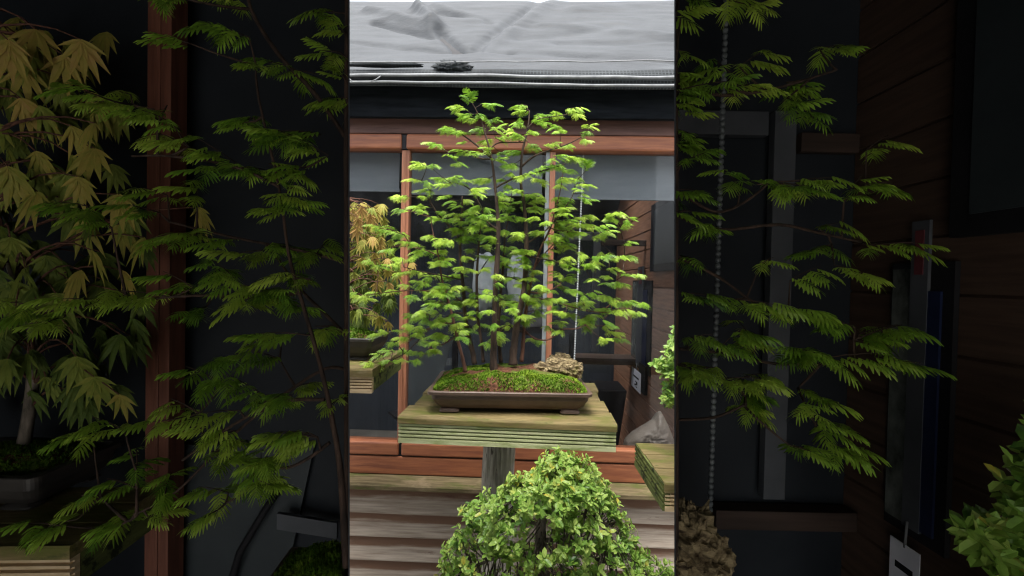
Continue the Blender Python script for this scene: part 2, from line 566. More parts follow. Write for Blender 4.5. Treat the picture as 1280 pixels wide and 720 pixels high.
def grow(thing_list, pads, place, unit, trees, clip=None, hi=False, ndl=8, seed=1, lift=0.10, flen=(7.2, 11), spread=0.13):
    """thing_list[i]: Thing for tree i. trees[i] = (list of polylines [(px, py, width_px)], Y). pads = [(px, py, width, dir)].
    place(px, py, Y) -> world point; unit = how many zoomed pixels one pad pixel is."""
    global mb_r
    r = random.Random(seed)
    mb_r = r.random
    data = []
    for (lines, Y) in trees:
        nodes, tubes = [], []
        for li, ln in enumerate(lines):
            dY = 0.0 if li == 0 else r.uniform(-0.05, 0.05)
            pts = []
            for k, (x, y, w) in enumerate(ln):
                yy = Y + dY * k / max(1, len(ln) - 1)
                pts.append((place(x, y, yy), 0.5 * w * unit * yy / F * (.66 if li == 0 else 1.0)))
            pts = smooth_path(pts, 4)
            tubes.append((li, pts))
            for k, (p, rr) in enumerate(pts):
                nodes.append([p, 0.0 if li == 0 else 0.001 * k, rr, None])
        data.append({'nodes': nodes, 'tubes': tubes, 'Y': Y, 'pads': [], 'main': [nd[0] for nd in nodes]})
    # assign pads to trees
    for (x, y, w, d) in pads:
        if hi and r.random() < 0.14:
            continue
        best = None
        for i, (lines, Y) in enumerate(trees):
            for ln in lines:
                for a, b in zip(ln, ln[1:]):
                    for t in (0, 0.25, 0.5, 0.75, 1):
                        tx, ty = a[0] + (b[0] - a[0]) * t, a[1] + (b[1] - a[1]) * t
                        dy = ty - (y + 0.25 * abs(tx - x))
                        c = math.hypot(tx - x, dy * (1.0 if dy > 0 else 1.7)) + r.uniform(0, 6)
                        if best is None or c < best[0]:
                            best = (c, i, tx)
        data[best[1]]['pads'].append((best[0], x, y, w, d, best[2]))
    for i, dt in enumerate(data):
        Y = dt['Y']
        leaf, twig, trunk = MB(), MB(True), MB(True)
        segs = []
        for (cst, x, y, w, d, tx) in sorted(dt['pads']):
            yy = Y + r.uniform(-spread, spread) * min(1.0, 0.35 + cst / 50.0)
            c = place(x, y, yy)
            wpp = unit * yy / F
            # nearest node that is nearer to the trunk
            bj, bd = 0, 1e9
            for j, nd in enumerate(dt['nodes']):
                if nd[1] < cst:
                    q = (nd[0] - c)
                    cost = math.sqrt(q.x * q.x + q.y * q.y * 0.5 + (q.z * 1.5) ** 2 if q.z > 0 else q.x * q.x + q.y * q.y * 0.5 + q.z * q.z) + 0.15 * nd[1] * wpp
                    if cost < bd:
                        bd, bj = cost, j
            a = dt['nodes'][bj][0]
            dr = c - a
            if d == 'L':
                dr = V((-abs(dr.x) - 0.02, dr.y * 0.5, dr.z))
            elif d == 'R':
                dr = V((abs(dr.x) + 0.02, dr.y * 0.5, dr.z))
            dr.z *= 0.3
            if d == 'U':
                dr = V((dr.x * 0.3, dr.y * 0.3, abs(dr.x) + 0.03))
            if dr.length < 1e-4:
                dr = V((1, 0, 0))
            dr.normalize()
            st = c - dr * (w * 0.45 * wpp)
            en = c + dr * (w * 0.30 * wpp)
            mid = (a + st) * 0.5 - UP * ((st - a).length * 0.08) + UP * (lift * abs(st.x - a.x) * 0.3)
            path = bez(a, mid, st, 5)
            segs.append([path + bez(st, c + UP * (w * 0.06 * wpp), en, 3)[1:], bj, 0])
            dt['nodes'].append([st, cst, 0.001, len(segs) - 1])
            # sprays along the pad
            nf = max(3, int(round((2.8 + w / 3.0) * (0.62 if hi else 0.95))))
            base_t = r.uniform(0.25, 0.85)
            horiz = V((dr.x, dr.y, 0))
            horiz = horiz.normalized() if horiz.length > 1e-3 else V((1, 0, 0))
            sidev = V((-horiz.y, horiz.x, 0))
            for k in range(nf):
                t = (k + 0.3) / nf
                p = st + (en - st) * t + UP * (r.uniform(-1.2, 1.2) * wpp)
                an = (1 if k % 2 else -1) * math.radians(r.uniform(25, 75)) if k < nf - 1 else math.radians(r.uniform(-20, 20))
                fw = horiz * math.cos(an) + sidev * math.sin(an) + UP * (r.uniform(-0.28, 0.12) + (0.9 if d == 'U' else 0))
                if r.random() < (0.30 if hi else 0.28) and d != 'U':     # sprays that hang towards the front
                    fw = V((r.uniform(-0.75, 0.75) + horiz.x * 0.3, -0.75, r.uniform(-0.55, -0.12)))
                L = r.uniform(*flen) * wpp * (0.8 + 0.3 * min(1, w / 18.0)) * (1.0 if k else 0.85)
                up = UP + V((r.uniform(-0.3, 0.3), r.uniform(-0.5, 0.05), 0))
                frond(leaf, p, fw, up, L, L * r.uniform(0.52, 0.68), ndl, r.uniform(0.0, 0.42), min(1, max(0, base_t + r.uniform(-0.2, 0.2))),
                      hi, clip)
        # branch thickness from how much hangs on it
        cnt = [1] * len(segs)
        node_seg = {}
        for idx, nd in enumerate(dt['nodes']):
            if nd[3] is not None:
                node_seg[idx] = nd[3]
        for k in range(len(segs) - 1, -1, -1):
            par = segs[k][1]
            if par in node_seg:
                cnt[node_seg[par]] += cnt[k]
        for k, (path, par, _) in enumerate(segs):
            wpp = unit * Y / F
            r0 = wpp * 0.46 * cnt[k] ** 0.38
            n = len(path)
            if clip:
                path = [p for p in path if clip(p)]
                n = len(path)
                if n < 2:
                    continue
            twig.tube(path, [r0 * (1 - 0.72 * q / (n - 1)) for q in range(n)], 6 if hi else 5)
        for li, pts in dt['tubes']:
            if clip:
                pts = [q for q in pts if clip(q[0])]
                if len(pts) < 2:
                    continue
            (trunk if li == 0 else twig).tube([q[0] for q in pts], [q[1] for q in pts], 10, wob=0.35 if li == 0 else 0.1)
        T = thing_list[i]
        trunk.add(twig.v, twig.f, twig.t)
        T[0].part('trunk', trunk, T[1])
        if leaf.v:
            T[0].part('foliage', leaf, 'leaf')
    mb_r = rnd.random


def maple_leaf(mb, c, size, yaw, spread, tint, r, clip=None):
    """Hanging five- to seven-lobed leaf: narrow pointed lobes fan out and droop from the stalk end."""
    ax = V((math.cos(yaw), math.sin(yaw), 0))
    bx = V((-math.sin(yaw), math.cos(yaw), 0))
    angs = [-1.15, -0.7, -0.33, 0.0, 0.33, 0.7, 1.15] if r.random() < 0.6 else [-1.0, -0.5, 0.0, 0.5, 1.0]
    lens = {0.0: 1.0, 0.33: 0.95, 0.7: 0.78, 1.15: 0.5, 0.5: 0.9, 1.0: 0.62}
    for a in angs:
        L = size * lens[abs(a)] * r.uniform(0.9, 1.1)
        a2 = a * spread
        d = (ax * math.sin(a2) - UP * math.cos(a2) + bx * (0.35 + 0.1 * math.cos(a * 2))).normalized()
        s = d.cross(bx)
        s = s.normalized()
        w = L * r.uniform(0.080, 0.110)
        pts = []
        bend = -bx * 0.3 - UP * 0.1
        for t, k in ((0.0, 0.25), (0.30, 1.0), (0.60, 0.8), (0.85, 0.3), (1.0, 0.0)):
            p = c + d * (L * t) + bend * (L * 0.45 * t * t)
            pts.append((p, k * w))
        if clip and not all(clip(p) for p, _ in pts):
            continue
        vs, fs = [], []
        for p, k in pts[:-1]:
            vs += [p - s * k, p + bx * (k * 0.35), p + s * k]
        vs.append(pts[-1][0])
        for i in range(3):
            o = i * 3
            fs += [(o, o + 1, o + 4, o + 3), (o + 1, o + 2, o + 5, o + 4)]
        fs += [(9, 10, 12), (10, 11, 12)]
        mb.add(vs, fs, min(1, max(0, tint + r.uniform(-0.08, 0.08))))


def oval_leaf(mb, base, d, up, L, W, tint, curl=0.15):
    d = d.normalized()
    s = d.cross(up)
    s = s.normalized() if s.length > 1e-4 else V((1, 0, 0))
    n = s.cross(d)
    q = lambda t, k, h=0: base + d * (L * t) + s * (W * k) + n * (L * h)
    vs = [q(0, 0), q(0.3, -0.42, 0.06), q(0.7, -0.42, 0.02 - curl * 0.4), q(1, 0, -curl), q(0.7, 0.42, 0.02 - curl * 0.4), q(0.3, 0.42, 0.06),
          q(0.3, 0, -0.02), q(0.7, 0, -0.05 - curl * 0.4)]
    mb.add(vs, [(0, 6, 1), (0, 5, 6), (1, 6, 7, 2), (6, 5, 4, 7), (2, 7, 3), (7, 4, 3)], tint)


def rosette(mb, p, axis, L, r, n=5, base=0.5):
    a = axis.normalized()
    t1 = a.orthogonal().normalized()
    t2 = a.cross(t1)
    o = r.uniform(0, 6)
    for k in range(n):
        an = o + 2.4 * k
        el = r.uniform(0.15, 0.9)
        d = (t1 * math.cos(an) + t2 * math.sin(an)) * math.cos(el) + a * math.sin(el)
        l = L * r.uniform(0.7, 1.15)
        oval_leaf(mb, p + a * (L * 0.12 * k), d, a + UP * 0.4, l, l * r.uniform(0.5, 0.62), min(1, max(0, base + r.uniform(-0.25, 0.25))), r.uniform(0.02, 0.25))


# ------------------------------------------------------------------ daylight
world = bpy.data.worlds.new('World')
S.world = world
world.use_nodes = True
wn = world.node_tree
bg = wn.nodes['Background']
sky = wn.nodes.new('ShaderNodeTexSky')
sky.sky_type = 'NISHITA'
sky.sun_disc = False
SUN = V((-0.12, -0.38, 1.0)).normalized()      # towards the sun
sky.sun_elevation = math.asin(SUN.z)
sky.sun_rotation = math.atan2(SUN.x, SUN.y)
sky.air_density = 1.0
sky.dust_density = 4.0
sky.ozone_density = 0.6
hs = wn.nodes.new('ShaderNodeHueSaturation')     # overcast: nearly grey sky
hs.inputs['Saturation'].default_value = 0.28
wn.links.new(sky.outputs[0], hs.inputs['Color'])
wn.links.new(hs.outputs[0], bg.inputs[0])
bg.inputs[1].default_value = 0.085
sl = bpy.data.lights.new('sun', 'SUN')
sl.energy = 1.3
sl.angle = math.radians(40)
sl.color = (1.0, 0.97, 0.92)
so = bpy.data.objects.new('sun', sl)
COL.objects.link(so)
so.rotation_euler = (-SUN).to_track_quat('-Z', 'Y').to_euler()
vs_ = S.view_settings
vs_.view_transform = 'Standard'
vs_.look = 'None'
vs_.gamma = 1
vs_.exposure = 2.6
S.cycles.use_denoising = True
S.cycles.filter_width = 1.2
S.cycles.max_bounces = 6
S.cycles.transparent_max_bounces = 12
S.cycles.sample_clamp_indirect = 6

g = MB()
nx = 24
for j in range(nx + 1):
    for i in range(nx + 1):
        pass
g.add([(-150, -150, 0), (150, -150, 0), (150, 150, 0), (-150, 150, 0)], [(0, 1, 2, 3)])
single('ground', g, 'ground', 'grey gravel ground under the stands and the shed', 'ground', kind='structure')

# ------------------------------------------------------------------ shed
W0 = V((0, 2.4, 0))
PSI = math.radians(-2.0)
shed = Thing('garden_shed', 'brown timber shed front with long windows, weathered siding and a net-covered roof', 'shed', W0, PSI)


def wp(px, py, v=0.0):
    """Pixel -> local (x, z) on the shed plane v metres behind the window line."""
    o = shed.inv @ (EYE - W0)
    d = shed.inv @ ray(px, py)
    t = (v - o.y) / d.y
    p = o + d * t
    return p.x, p.z


def wz(py, v=0.0, px=640):
    return wp(px, py, v)[1]


def wx(px, py, v=0.0):
    return wp(px, py, v)[0]


X0, X1 = -2.5, 2.5
z_r1t, z_gap, z_r2b = wz(555.5), wz(572.5), wz(595.5)
z_tb, z_tg, z_bt = wz(190), wz(170.5), wz(147)
XM = [wx(505.5, 370), wx(688, 330)]
# sill rails, jointed
for a, b in ((X0, wx(500, 560)), (wx(503.5, 560), wx(683, 566)), (wx(686.5, 566), X1)):
    m = MB()
    m.box(a, b, -0.035, 0.05, z_gap + 0.004, z_r1t)
    shed.part('sill_rail', m, 'rail', local=True, bevel=0.008)
m = MB()
m.box(X0, X1, -0.03, 0.05, z_r2b, z_gap - 0.003)
shed.part('lower_rail', m, 'rail', local=True, bevel=0.006)
m = MB()
m.box(X0 + 0.01, X1 - 0.01, -0.02, 0.045, z_r2b + 0.01, z_r1t - 0.012)
shed.part('rail_backing', m, 'black', local=True)
# top rail, jointed above the mullion
for a, b in ((X0, wx(504.5, 180)), (wx(510, 180), X1)):
    m = MB()
    m.box(a, b, -0.04, 0.05, z_tb, z_tg - 0.003)
    shed.part('top_rail', m, 'rail', local=True, bevel=0.010)
m = MB()
m.box(wx(503, 180), wx(511.5, 180), -0.03, 0.049, z_tb + 0.002, z_tg - 0.006)
shed.part('joint_strip', m, 'black', local=True)
m = MB()
m.box(X0, X1, -0.03, 0.06, z_tg, z_bt + 0.03)
shed.part('beam', m, 'beam', local=True, bevel=0.004)
m = MB()
zf0, zf1 = wz(147, -0.10), wz(105, -0.16)
m.box(X0 - 0.1, X1 + 0.1, -0.10, -0.07, zf0, zf1 + 0.03)
m.box(X0 - 0.1, X1 + 0.1, -0.06, 0.06, zf1 - 0.10, zf1 + 0.03)
shed.part('fascia', m, 'fascia', local=True)
# mullions
for k, x in enumerate(XM):
    m = MB()
    hw = 0.0205 if k == 0 else 0.0145
    m.box(x - hw, x + hw, -0.02, 0.035, z_r1t + 0.001, z_tb - 0.001)
    if k == 0:
        m.box(x - 0.003, x + 0.003, -0.024, -0.021, z_r1t + 0.002, z_tb - 0.002)
    shed.part('mullion', m, 'mullion', local=True, bevel=0.003)
m = MB()
xs = XM[1] - 0.026
m.box(xs - 0.010, xs + 0.010, -0.015, 0.03, z_r1t + 0.001, z_tb - 0.001)
shed.part('metal_strip', m, 'steel', local=True)
# panes
edges = [X0 + 0.03, XM[0] - 0.0215, XM[0] + 0.0215, xs - 0.011, XM[1] + 0.0155, X1 - 0.03]
for a, b in ((0, 1), (2, 3), (4, 5)):
    m = MB()
    m.box(edges[a], edges[b], 0.010, 0.014, z_r1t + 0.001, z_tb - 0.001)
    shed.part('window_pane', m, 'glass', local=True)
# ledge
zl = wz(596, 0.0)
m = MB()
prof = [(-0.02, zl), (-0.128, zl - 0.008), (-0.135, zl - 0.014), (-0.135, zl - 0.032), (-0.129, zl - 0.038), (-0.02, zl - 0.038)]
m.extrude(prof, X0, X1)
shed.part('ledge', m, 'ledge', local=True, recalc=True)
# siding: each board tilts out at its lower edge
m = MB()
zt = wz(616)
pitch = (wz(613) - wz(700.5)) / 3.0
z = zt + 0.012
k = 0
while z > -0.1:
    a, b = z, z - pitch
    j = 0
    n = 40
    xs_ = [X0 + (X1 - X0) * i / n for i in range(n + 1)]
    rows = [(0.0, -0.022, 0.62), (0.10, -0.026, 0.62), (0.25, -0.029, 0.60), (0.42, -0.032, 0.52), (0.55, -0.036, 0.25), (0.7, -0.039, 0.2), (0.93, -0.052, 0.22), (0.985, -0.051, 0.3), (1.0, -0.046, 0.5), (1.005, -0.01, 0.6)]
    vs, fs, ts = [], [], []
    for (t, yy, tint) in rows:
        for x in xs_:
            vs.append((x, yy + 0.002 * noise.noise(V((x * 2, k * 3.3, t))), a + (b - a) * t + 0.003 * noise.noise(V((x * 1.3, k * 7.7, 0)))))
            ts.append(tint)
    for q in range(len(rows) - 1):
        for i in range(n):
            o = q * (n + 1) + i
            fs.append((o, o + n + 1, o + n + 2, o + 1))
    m.add(vs, fs, ts)
    z = b
    k += 1
shed.part('siding', m, 'siding', local=True)
m = MB()
m.box(X0, X1, -0.008, 0.05, 0, z_r2b)
shed.part('wall_core', m, 'black', local=True)
# body behind
DB = 2.6
m = MB()
m.box(X0, X1, DB, DB + 0.05, 0, 2.5)
m.box(X0, X0 + 0.05, 0.07, DB, 0, 2.62)
m.box(X1 - 0.05, X1, 0.07, DB, 0, 2.62)
m.box(X0 + 0.06, X1 - 0.06, DB - 0.03, DB - 0.001, 0.01, 2.49)
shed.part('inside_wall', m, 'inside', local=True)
m = MB()
m.box(X0 + 0.06, X1 - 0.06, 0.07, DB - 0.04, 0.005, 0.03)
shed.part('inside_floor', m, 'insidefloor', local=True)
# brown boarded partition inside, on the right
XC = 0.0
o_ = shed.inv @ (P(842, 400, 2.4 + 0.55) - W0)
XC = o_.x
m = MB()
zz = 0.05
while zz < 2.6:
    m.extrude([(XC, zz), (XC, zz + 0.138), (XC + 0.013, zz + 0.143), (XC + 0.013, zz + 0.152), (XC + 0.03, zz + 0.152), (XC + 0.03, zz)], 0.07, DB - 0.05)
    zz += 0.152
# extrude() runs along x: turn so that it runs along y
m.v = [V((p.y, p.x, p.z)) for p in m.v]
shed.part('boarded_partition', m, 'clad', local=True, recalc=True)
# roof boards (under the net)
EZ = wz(105, -0.17)
m = MB()
RZ, RY = EZ + 0.965, -0.17 + 0.965
m.extrude([(-0.05, EZ + 0.105), (RY, RZ - 0.02), (RY + .03, RZ - .06), (RY, RZ - 0.06), (-0.05, EZ + 0.065)], X0 - 0.05, X1 + 0.05)
_rz = lambda y: RZ - .05 + (2.52 - RZ) * (y - RY) / (DB + .15 - RY)
m.extrude([(RY + 0.98, _rz(RY + 0.98)), (DB + .15, _rz(DB + .15)), (DB + .15, _rz(DB + .15) - .04), (RY + 0.98, _rz(RY + 0.98) - .04)], X0 - 0.05, X1 + 0.05)  # unseen gap left behind the ridge, added to light the interior
shed.part('roof', m, 'roofdark', local=True, recalc=True)

# ---- shade net over the roof
netT = Thing('shade_net', 'wrinkled pale grey shade net pulled over the shed roof, tied at the eave', 'netting', shed.w(0, -0.17, EZ), PSI)


def roofpx(px, py):
    """Pixel -> (x, s) on the 45 degree roof slope."""
    o = shed.inv @ (EYE - W0) - V((0, -0.17, EZ))
    d = shed.inv @ ray(px, py)
    n = V((0, -1, 1)).normalized()
    t = -o.dot(n) / d.dot(n)
    p = o + d * t
    return p.x, math.hypot(p.y, p.z)


folds = []
for (a, b, w, h) in (((464, 22), (545, 42), 0.035, 0.05), ((524, 18), (546, 40), 0.03, 0.075), ((546, 41), (578, 70), 0.022, -0.05), ((592, 70), (676, 6), 0.03, -0.05),
                     ((598, 70), (690, 8), 0.05, 0.035), ((545, 14), (600, 32), 0.03, 0.03), ((545, 22), (612, 34), 0.02, -0.03), ((440, 58), (640, 74), 0.02, -0.022), ((640, 74), (842, 84), 0.02, -0.022),
                     ((680, 40), (842, 52), 0.03, 0.025), ((700, 62), (842, 58), 0.025, -0.02), ((470, 35), (540, 50), 0.02, -0.04), ((720, 20), (842, 10), 0.05, 0.035), ((650, 55), (760, 44), 0.03, -0.02)):
    folds.append((V(roofpx(*a)), V(roofpx(*b)), w * 1.5, h * .9))


def net_h(x, s):
    h = 0.028 * noise.fractal(V((x * 0.9, s * 2.2, 3)), 1.0, 2.0, 4) + 0.010 * noise.fractal(V((x * 1.6, s * 9, 8)), 1.0, 2.0, 3)
    q = V((x, s))
    for a, b, w, hh in folds:
        ab = b - a
        t = max(0, min(1, (q - a).dot(ab) / ab.length_squared))
        d = (q - (a + ab * t)).length
        h += hh * math.exp(-(d / w) ** 2)
    return h


m = MB(True)
nu, nsv = 420, 110
SL = 0.965 * math.sqrt(2)
vs, fs = [], []
for j in range(nsv + 1):
    for i in range(nu + 1):
        x = -2.62 + 5.24 * i / nu
        s = SL * j / nsv
        f_ = min(1.0, max(0.0, (SL - s) / 0.22))
        h = 0.03 + net_h(x, s) * (0.28 + 0.62 * f_ * f_ * (3 - 2 * f_))
        c = math.sqrt(0.5)
        vs.append((x, s * c - h * c, s * c + h * c))
for j in range(nsv):
    for i in range(nu):
        o = j * (nu + 1) + i
        fs.append((o, o + 1, o + nu + 2, o + nu + 1))
# over the ridge and down the back
base = len(vs) - (nu + 1)
for (dy, dz) in ((0.03, 0.0), (0.06, -0.02), (0.07, -0.08)):
    for i in range(nu + 1):
        x = -2.62 + 5.24 * i / nu
        p = vs[base + i]
        vs.append((x, p[1] + dy, p[2] + dz))
for j in range(nsv, nsv + 3):
    for i in range(nu):
        o = j * (nu + 1) + i
        fs.append((o, o + 1, o + nu + 2, o + nu + 1))
m.add(vs, fs)
netT.part('net_sheet', m, 'net', local=True)
# woven dark band below, rolled and bunched
m = MB(True)
zk = lambda py: wz(py, -0.2) - EZ
nu2 = 300
rows = [(84.5, 0.0), (87, -0.03), (93, -0.05), (97, -0.052), (100, -0.03), (103, -0.028), (107.5, -0.03), (108.5, -0.018)]
vs, fs = [], []
for (py, y) in rows:
    for i in range(nu2 + 1):
        x = -2.62 + 5.24 * i / nu2
        k = noise.fractal(V((x * 1.3, py * 0.08, 1)), 1, 2, 4)
        vs.append((x, y + 0.012 * k, zk(py) + 0.014 * noise.noise(V((x * 0.9, py * 0.1, 5)))))
for j in range(len(rows) - 1):
    for i in range(nu2):
        o = j * (nu2 + 1) + i
        fs.append((o, o + nu2 + 1, o + nu2 + 2, o + 1))
m.add(vs, fs)
netT.part('woven_band', m, 'darknet', local=True)
m = MB(True)
lx = wx(566, 84, -0.2)
m.blob((lx, -0.035, zk(84.5)), (0.085, 0.025, 0.026), 40, 24, 0.5, 3.2, 4)
lx2 = wx(480, 80, -0.2)
m.blob((lx2, -0.03, zk(82)), (0.20, 0.02, 0.010), 24, 10, 0.3, 2.5, 9)
netT.part('bunched_net', m, 'darknet', local=True)
for (py, r, ph) in ((99.2, 0.0075, 0), (107.8, 0.006, 3), (81, 0.003, 7)):
    m = MB(True)
    pts = []
    for i in range(161):
        x = -2.62 + 5.24 * i / 160
        pts.append((x, -0.062 + 0.004 * noise.noise(V((x * 3, ph, 0))), zk(py) + 0.013 * noise.noise(V((x * 0.9, py * 0.1, 5))) + 0.006 * noise.noise(V((x * 4, ph, 2)))))
    m.tube(pts, r, 6)
    netT.part('hem_cord', m, 'cord', local=True)
m = MB(True)
a = V((wx(438, 105, -0.2), -0.066, zk(102)))
b = V((wx(444, 106, -0.2), -0.066, zk(107.5)))
m.tube([a, b], 0.004, 5)
netT.part('tie_cord', m, 'cord', local=True)
m = MB(True)
a = V((wx(479, 101, -0.2), -0.066, zk(100)))
b = V((wx(466, 106, -0.2), -0.066, zk(107.5)))
m.tube([a, (a + b) / 2 + V((0, 0, -0.004)), b], 0.003, 5)
netT.part('tie_cord', m, 'cord', local=True)

# ------------------------------------------------------------------ inside the shed


def wbox(m, px0, py0, px1, py1, v, depth):
    """Upright box whose front face fills the pixel rectangle on the plane v behind the window."""
    x0, z1 = wp(px0, (py0 + py1) / 2, v)[0], wp((px0 + px1) / 2, py0, v)[1]
    x1, z0 = wp(px1, (py0 + py1) / 2, v)[0], wp((px0 + px1) / 2, py1, v)[1]
    a = [shed.w(x, y, z) for z in (z0, z1) for y in (v, v + depth) for x in (x0, x1)]
    m.hull8(a)


def inside(name, rects, mat, label, cat, group=None, bevel=0.003):
    m = MB()
    for (r, v, d) in rects:
        wbox(m, *r, v, d)
    return single(name, m, mat, label, cat, group, bevel=bevel)


# grey strips behind each pane stand in for the sky's reflection
sky_bands = []
for (pa, pb, y1, lab) in ((420, 499, 237, 'grey strip standing in for sky reflected in the narrow left pane'),
                          (513, 678, 242, 'grey strip standing in for sky reflected in the middle pane, behind the tree tops'),
                          (693, 900, 248, 'grey strip standing in for sky reflected in the right-hand pane, above the dark boards')):
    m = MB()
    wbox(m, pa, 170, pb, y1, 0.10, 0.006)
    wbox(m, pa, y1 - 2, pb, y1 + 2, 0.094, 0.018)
    single('sky_reflection_strip', m, 'sky_reflection', lab, 'sky_reflection', 'sky reflection strips inside the shed windows')
# bead chain
m = MB(True)
a, b = V((*wp(729.5, 186, 0.06), 0)), V((*wp(717, 470, 0.06), 0))
nb = 92
for i in range(nb):
    t = i / (nb - 1)
    x, z = a.x + (b.x - a.x) * t, a.y + (b.y - a.y) * t
    m.blob(shed.w(x, 0.06, z), (0.0052, 0.0052, 0.0062), 7, 5)
m.tube([shed.w(a.x, 0.06, a.y), shed.w(b.x, 0.06, b.y)], 0.0016, 5)
single('bead_chain', m, 'white', 'white bead chain hanging behind the glass to the rock', 'chain')
# pale door frame
inside('door_frame', [((741, 290, 750, 440), 1.3, 0.05), ((700, 290, 740.9, 300), 1.3, 0.05)], 'doorframe',
       'pale grey door frame standing in the dark inside the shed', 'door frame')
# white shapes stand in for outdoor reflections in the glass, on a workbench
t = MB()
wbox(t, 560, 408, 720, 416, 0.2, 0.6)
for px in (566, 712):
    wbox(t, px - 3, 416.2, px + 3, 700, 0.5, 0.05)
    wbox(t, px - 3, 416.2, px + 3, 700, 0.85, 0.05)
single('workbench', t, 'black', 'dark workbench inside the shed carrying the white reflection shapes', 'bench')
for (px, py, rx, rz, lab, sd) in ((606, 352, 0.072, 0.17, 'white shape standing in for a reflection in the glass, the left of the pair behind the trunks', 1.0),
                                  (646, 352, 0.06, 0.16, 'white shape standing in for a reflection in the glass, the right of the pair behind the trunks', 5.0)):
    m = MB(True)
    x, z = wp(px, py, 0.34)
    m.blob(shed.w(x, 0.34, z), (rx, 0.10, rz), 28, 22, 0.16, 2.6, sd,
           fn=lambda p, rx=rx, rz=rz: V((math.copysign(rx * (abs(p.x) / rx) ** .75, p.x), p.y, math.copysign(rz * (abs(p.z) / rz) ** .8, p.z))))
    single('reflection_shape', m, 'whiteglare', lab, 'sack', 'white reflection shapes inside the shed')
# white ring standing in for a lamp's reflection in the glass
m = MB(True)
c = shed.w(wp(560, 240, 0.7)[0], 0.7, wp(560, 240, 0.7)[1])
pts = [c + V((0.062 * math.cos(q * PI / 12), 0.062 * math.sin(q * PI / 12), 0)) for q in range(25)]
m.tube(pts, 0.008, 6)
m.tube([c + V((0.055, 0, 0)), c + V((-0.055, 0, 0))], 0.004, 5)
m.tube([c, c + V((0, 0, 0.75))], 0.002, 5)
single('lamp_reflection_ring', m, 'white', 'white ring standing in for a lamp reflection behind the left of the tree', 'lamp')
# grey sheet leaning at lower left, chair
m = MB()
pp = [(513, 418, .30), (556, 418, .34), (516, 500, .22), (500, 512, .2)]
q = []
for (px, py) in ((509, 425), (566, 425), (509, 545), (530, 545)):
    v = 0.34 - (py - 425) / 120 * 0.12
    x, z = wp(px, py, v)
    q.append((x, v, z))
a = [shed.w(*q[2]), shed.w(*q[3]), shed.w(q[2][0], q[2][1] + .012, q[2][2]), shed.w(q[3][0], q[3][1] + .012, q[3][2]),
     shed.w(*q[0]), shed.w(*q[1]), shed.w(q[0][0], q[0][1] + .012, q[0][2]), shed.w(q[1][0], q[1][1] + .012, q[1][2])]
m.hull8(a)
single('panel', m, 'greysheet', 'dull grey sheet leaning inside the window left of the pot', 'panel')


def chair(place, label, s=1.0):
    """Dark folding chair with a pale top slat. place(x, y, z) maps local metres to the world."""
    loc = place(0, 0, 0)
    T = Thing('folding_chair', label, 'chair', loc)
    tb = lambda pts, r: MB(True).tube([place(*[c * s for c in p]) for p in pts], r * s, 6)
    for sx in (-1, 1):
        T.part('leg', tb([(sx * .2, .02, .86), (sx * .21, .0, .45), (sx * .22, -.30, 0)], .013), 'black')
        T.part('leg', tb([(sx * .18, -.34, .44), (sx * .19, .15, 0)], .013), 'black')
    for z, mt in ((.80, 'steel'), (.68, 'black')):
        m = MB()
        a = [place(x * s, y * s, zz * s) for zz in (z - .025, z + .025) for y in (-.012, .005) for x in (-.19, .19)]
        m.hull8(a)
        T.part('back_slat', m, mt)
    m = MB()
    a = [place(x * s, y * s, zz * s) for zz in (.44, .46) for y in (-.36, -.0) for x in (-.19, .19)]
    m.hull8(a)
    T.part('seat', m, 'black')
    return T


cx, cz = wp(556, 452, 0.75)
base_c = shed.w(cx, 0.75, cz - 0.80)
yc = math.radians(-68)
chair(lambda x, y, z: base_c + V((x * math.cos(yc) - y * math.sin(yc), x * math.sin(yc) + y * math.cos(yc), z + 0.18 * x)),
      'dark folding chair with pale slat, inside the shed behind the pot\'s left end')
# things along the boarded partition on the right


def pw(px, py, off=0.0):
    """Pixel -> local point on the boarded partition."""
    o = shed.inv @ (EYE - W0)
    d = shed.inv @ ray(px, py)
    t = (XC - off - o.x) / d.x
    return o + d * t


def strip_on(fn, x0, y_top, y_bot, x1, T0, T1, off):
    """Thin upright slab on a side wall between pixel columns x0 and x1, heights given at each end."""
    a, b = fn(x0, y_top, off), fn(x1, y_top, off)
    z1, z0 = fn(x0, y_top, off).z, fn(x0, y_bot, off).z
    return a.y, b.y, z0, z1


def banner(fn, conv, xwall, cols, ys, label, name='tall_mirror', tagat=None):
    """Tall dark-framed mirror on a side wall whose plane is x = xwall; cols = pixel columns."""
    x0, xa, xb, xc, x1 = cols
    top, bot, ctop, mid = ys
    y0, ya, yb, yc_, y1 = [fn(x, (top + bot) / 2).y for x in (x0, xa, xb, xc, x1)]
    z1, z0 = fn(x0, top).z, fn(x0, bot).z
    zc = fn(xa, ctop).z
    T = Thing(name, label, 'mirror', conv(V((xwall, (y0 + y1) / 2, z0))))

    def bx(a, b, z0_, z1_, o0, o1):
        m = MB()
        m.hull8([conv(V((x, y, z))) for z in (z0_, z1_) for y in (min(a, b), max(a, b)) for x in (xwall - o1, xwall - o0)])
        return m
    T.part('frame', bx(y0, y1, z0 - .01, z1 + .01, .002, .014), 'black')
    fr = (y0 - y1) * .04
    T.part('mirror_face', bx(y0 - fr, ya, z0 + .015, z1 - .005, .0145, .018), 'mirror')
    T.part('white_strip', bx(ya, yb, z0 + .012, zc, .0145, .022), 'doorframe')
    T.part('red_mark', bx(ya + (yb - ya) * .25, ya + (yb - ya) * .75, zc - (zc - z0) * .17, zc - (zc - z0) * .03, .0222, .024), 'red')
    T.part('blue_strip', bx(yb, yc_, z0 + .018, z1 - .09 * (z1 - z0), .0145, .02), 'blue')
    return T


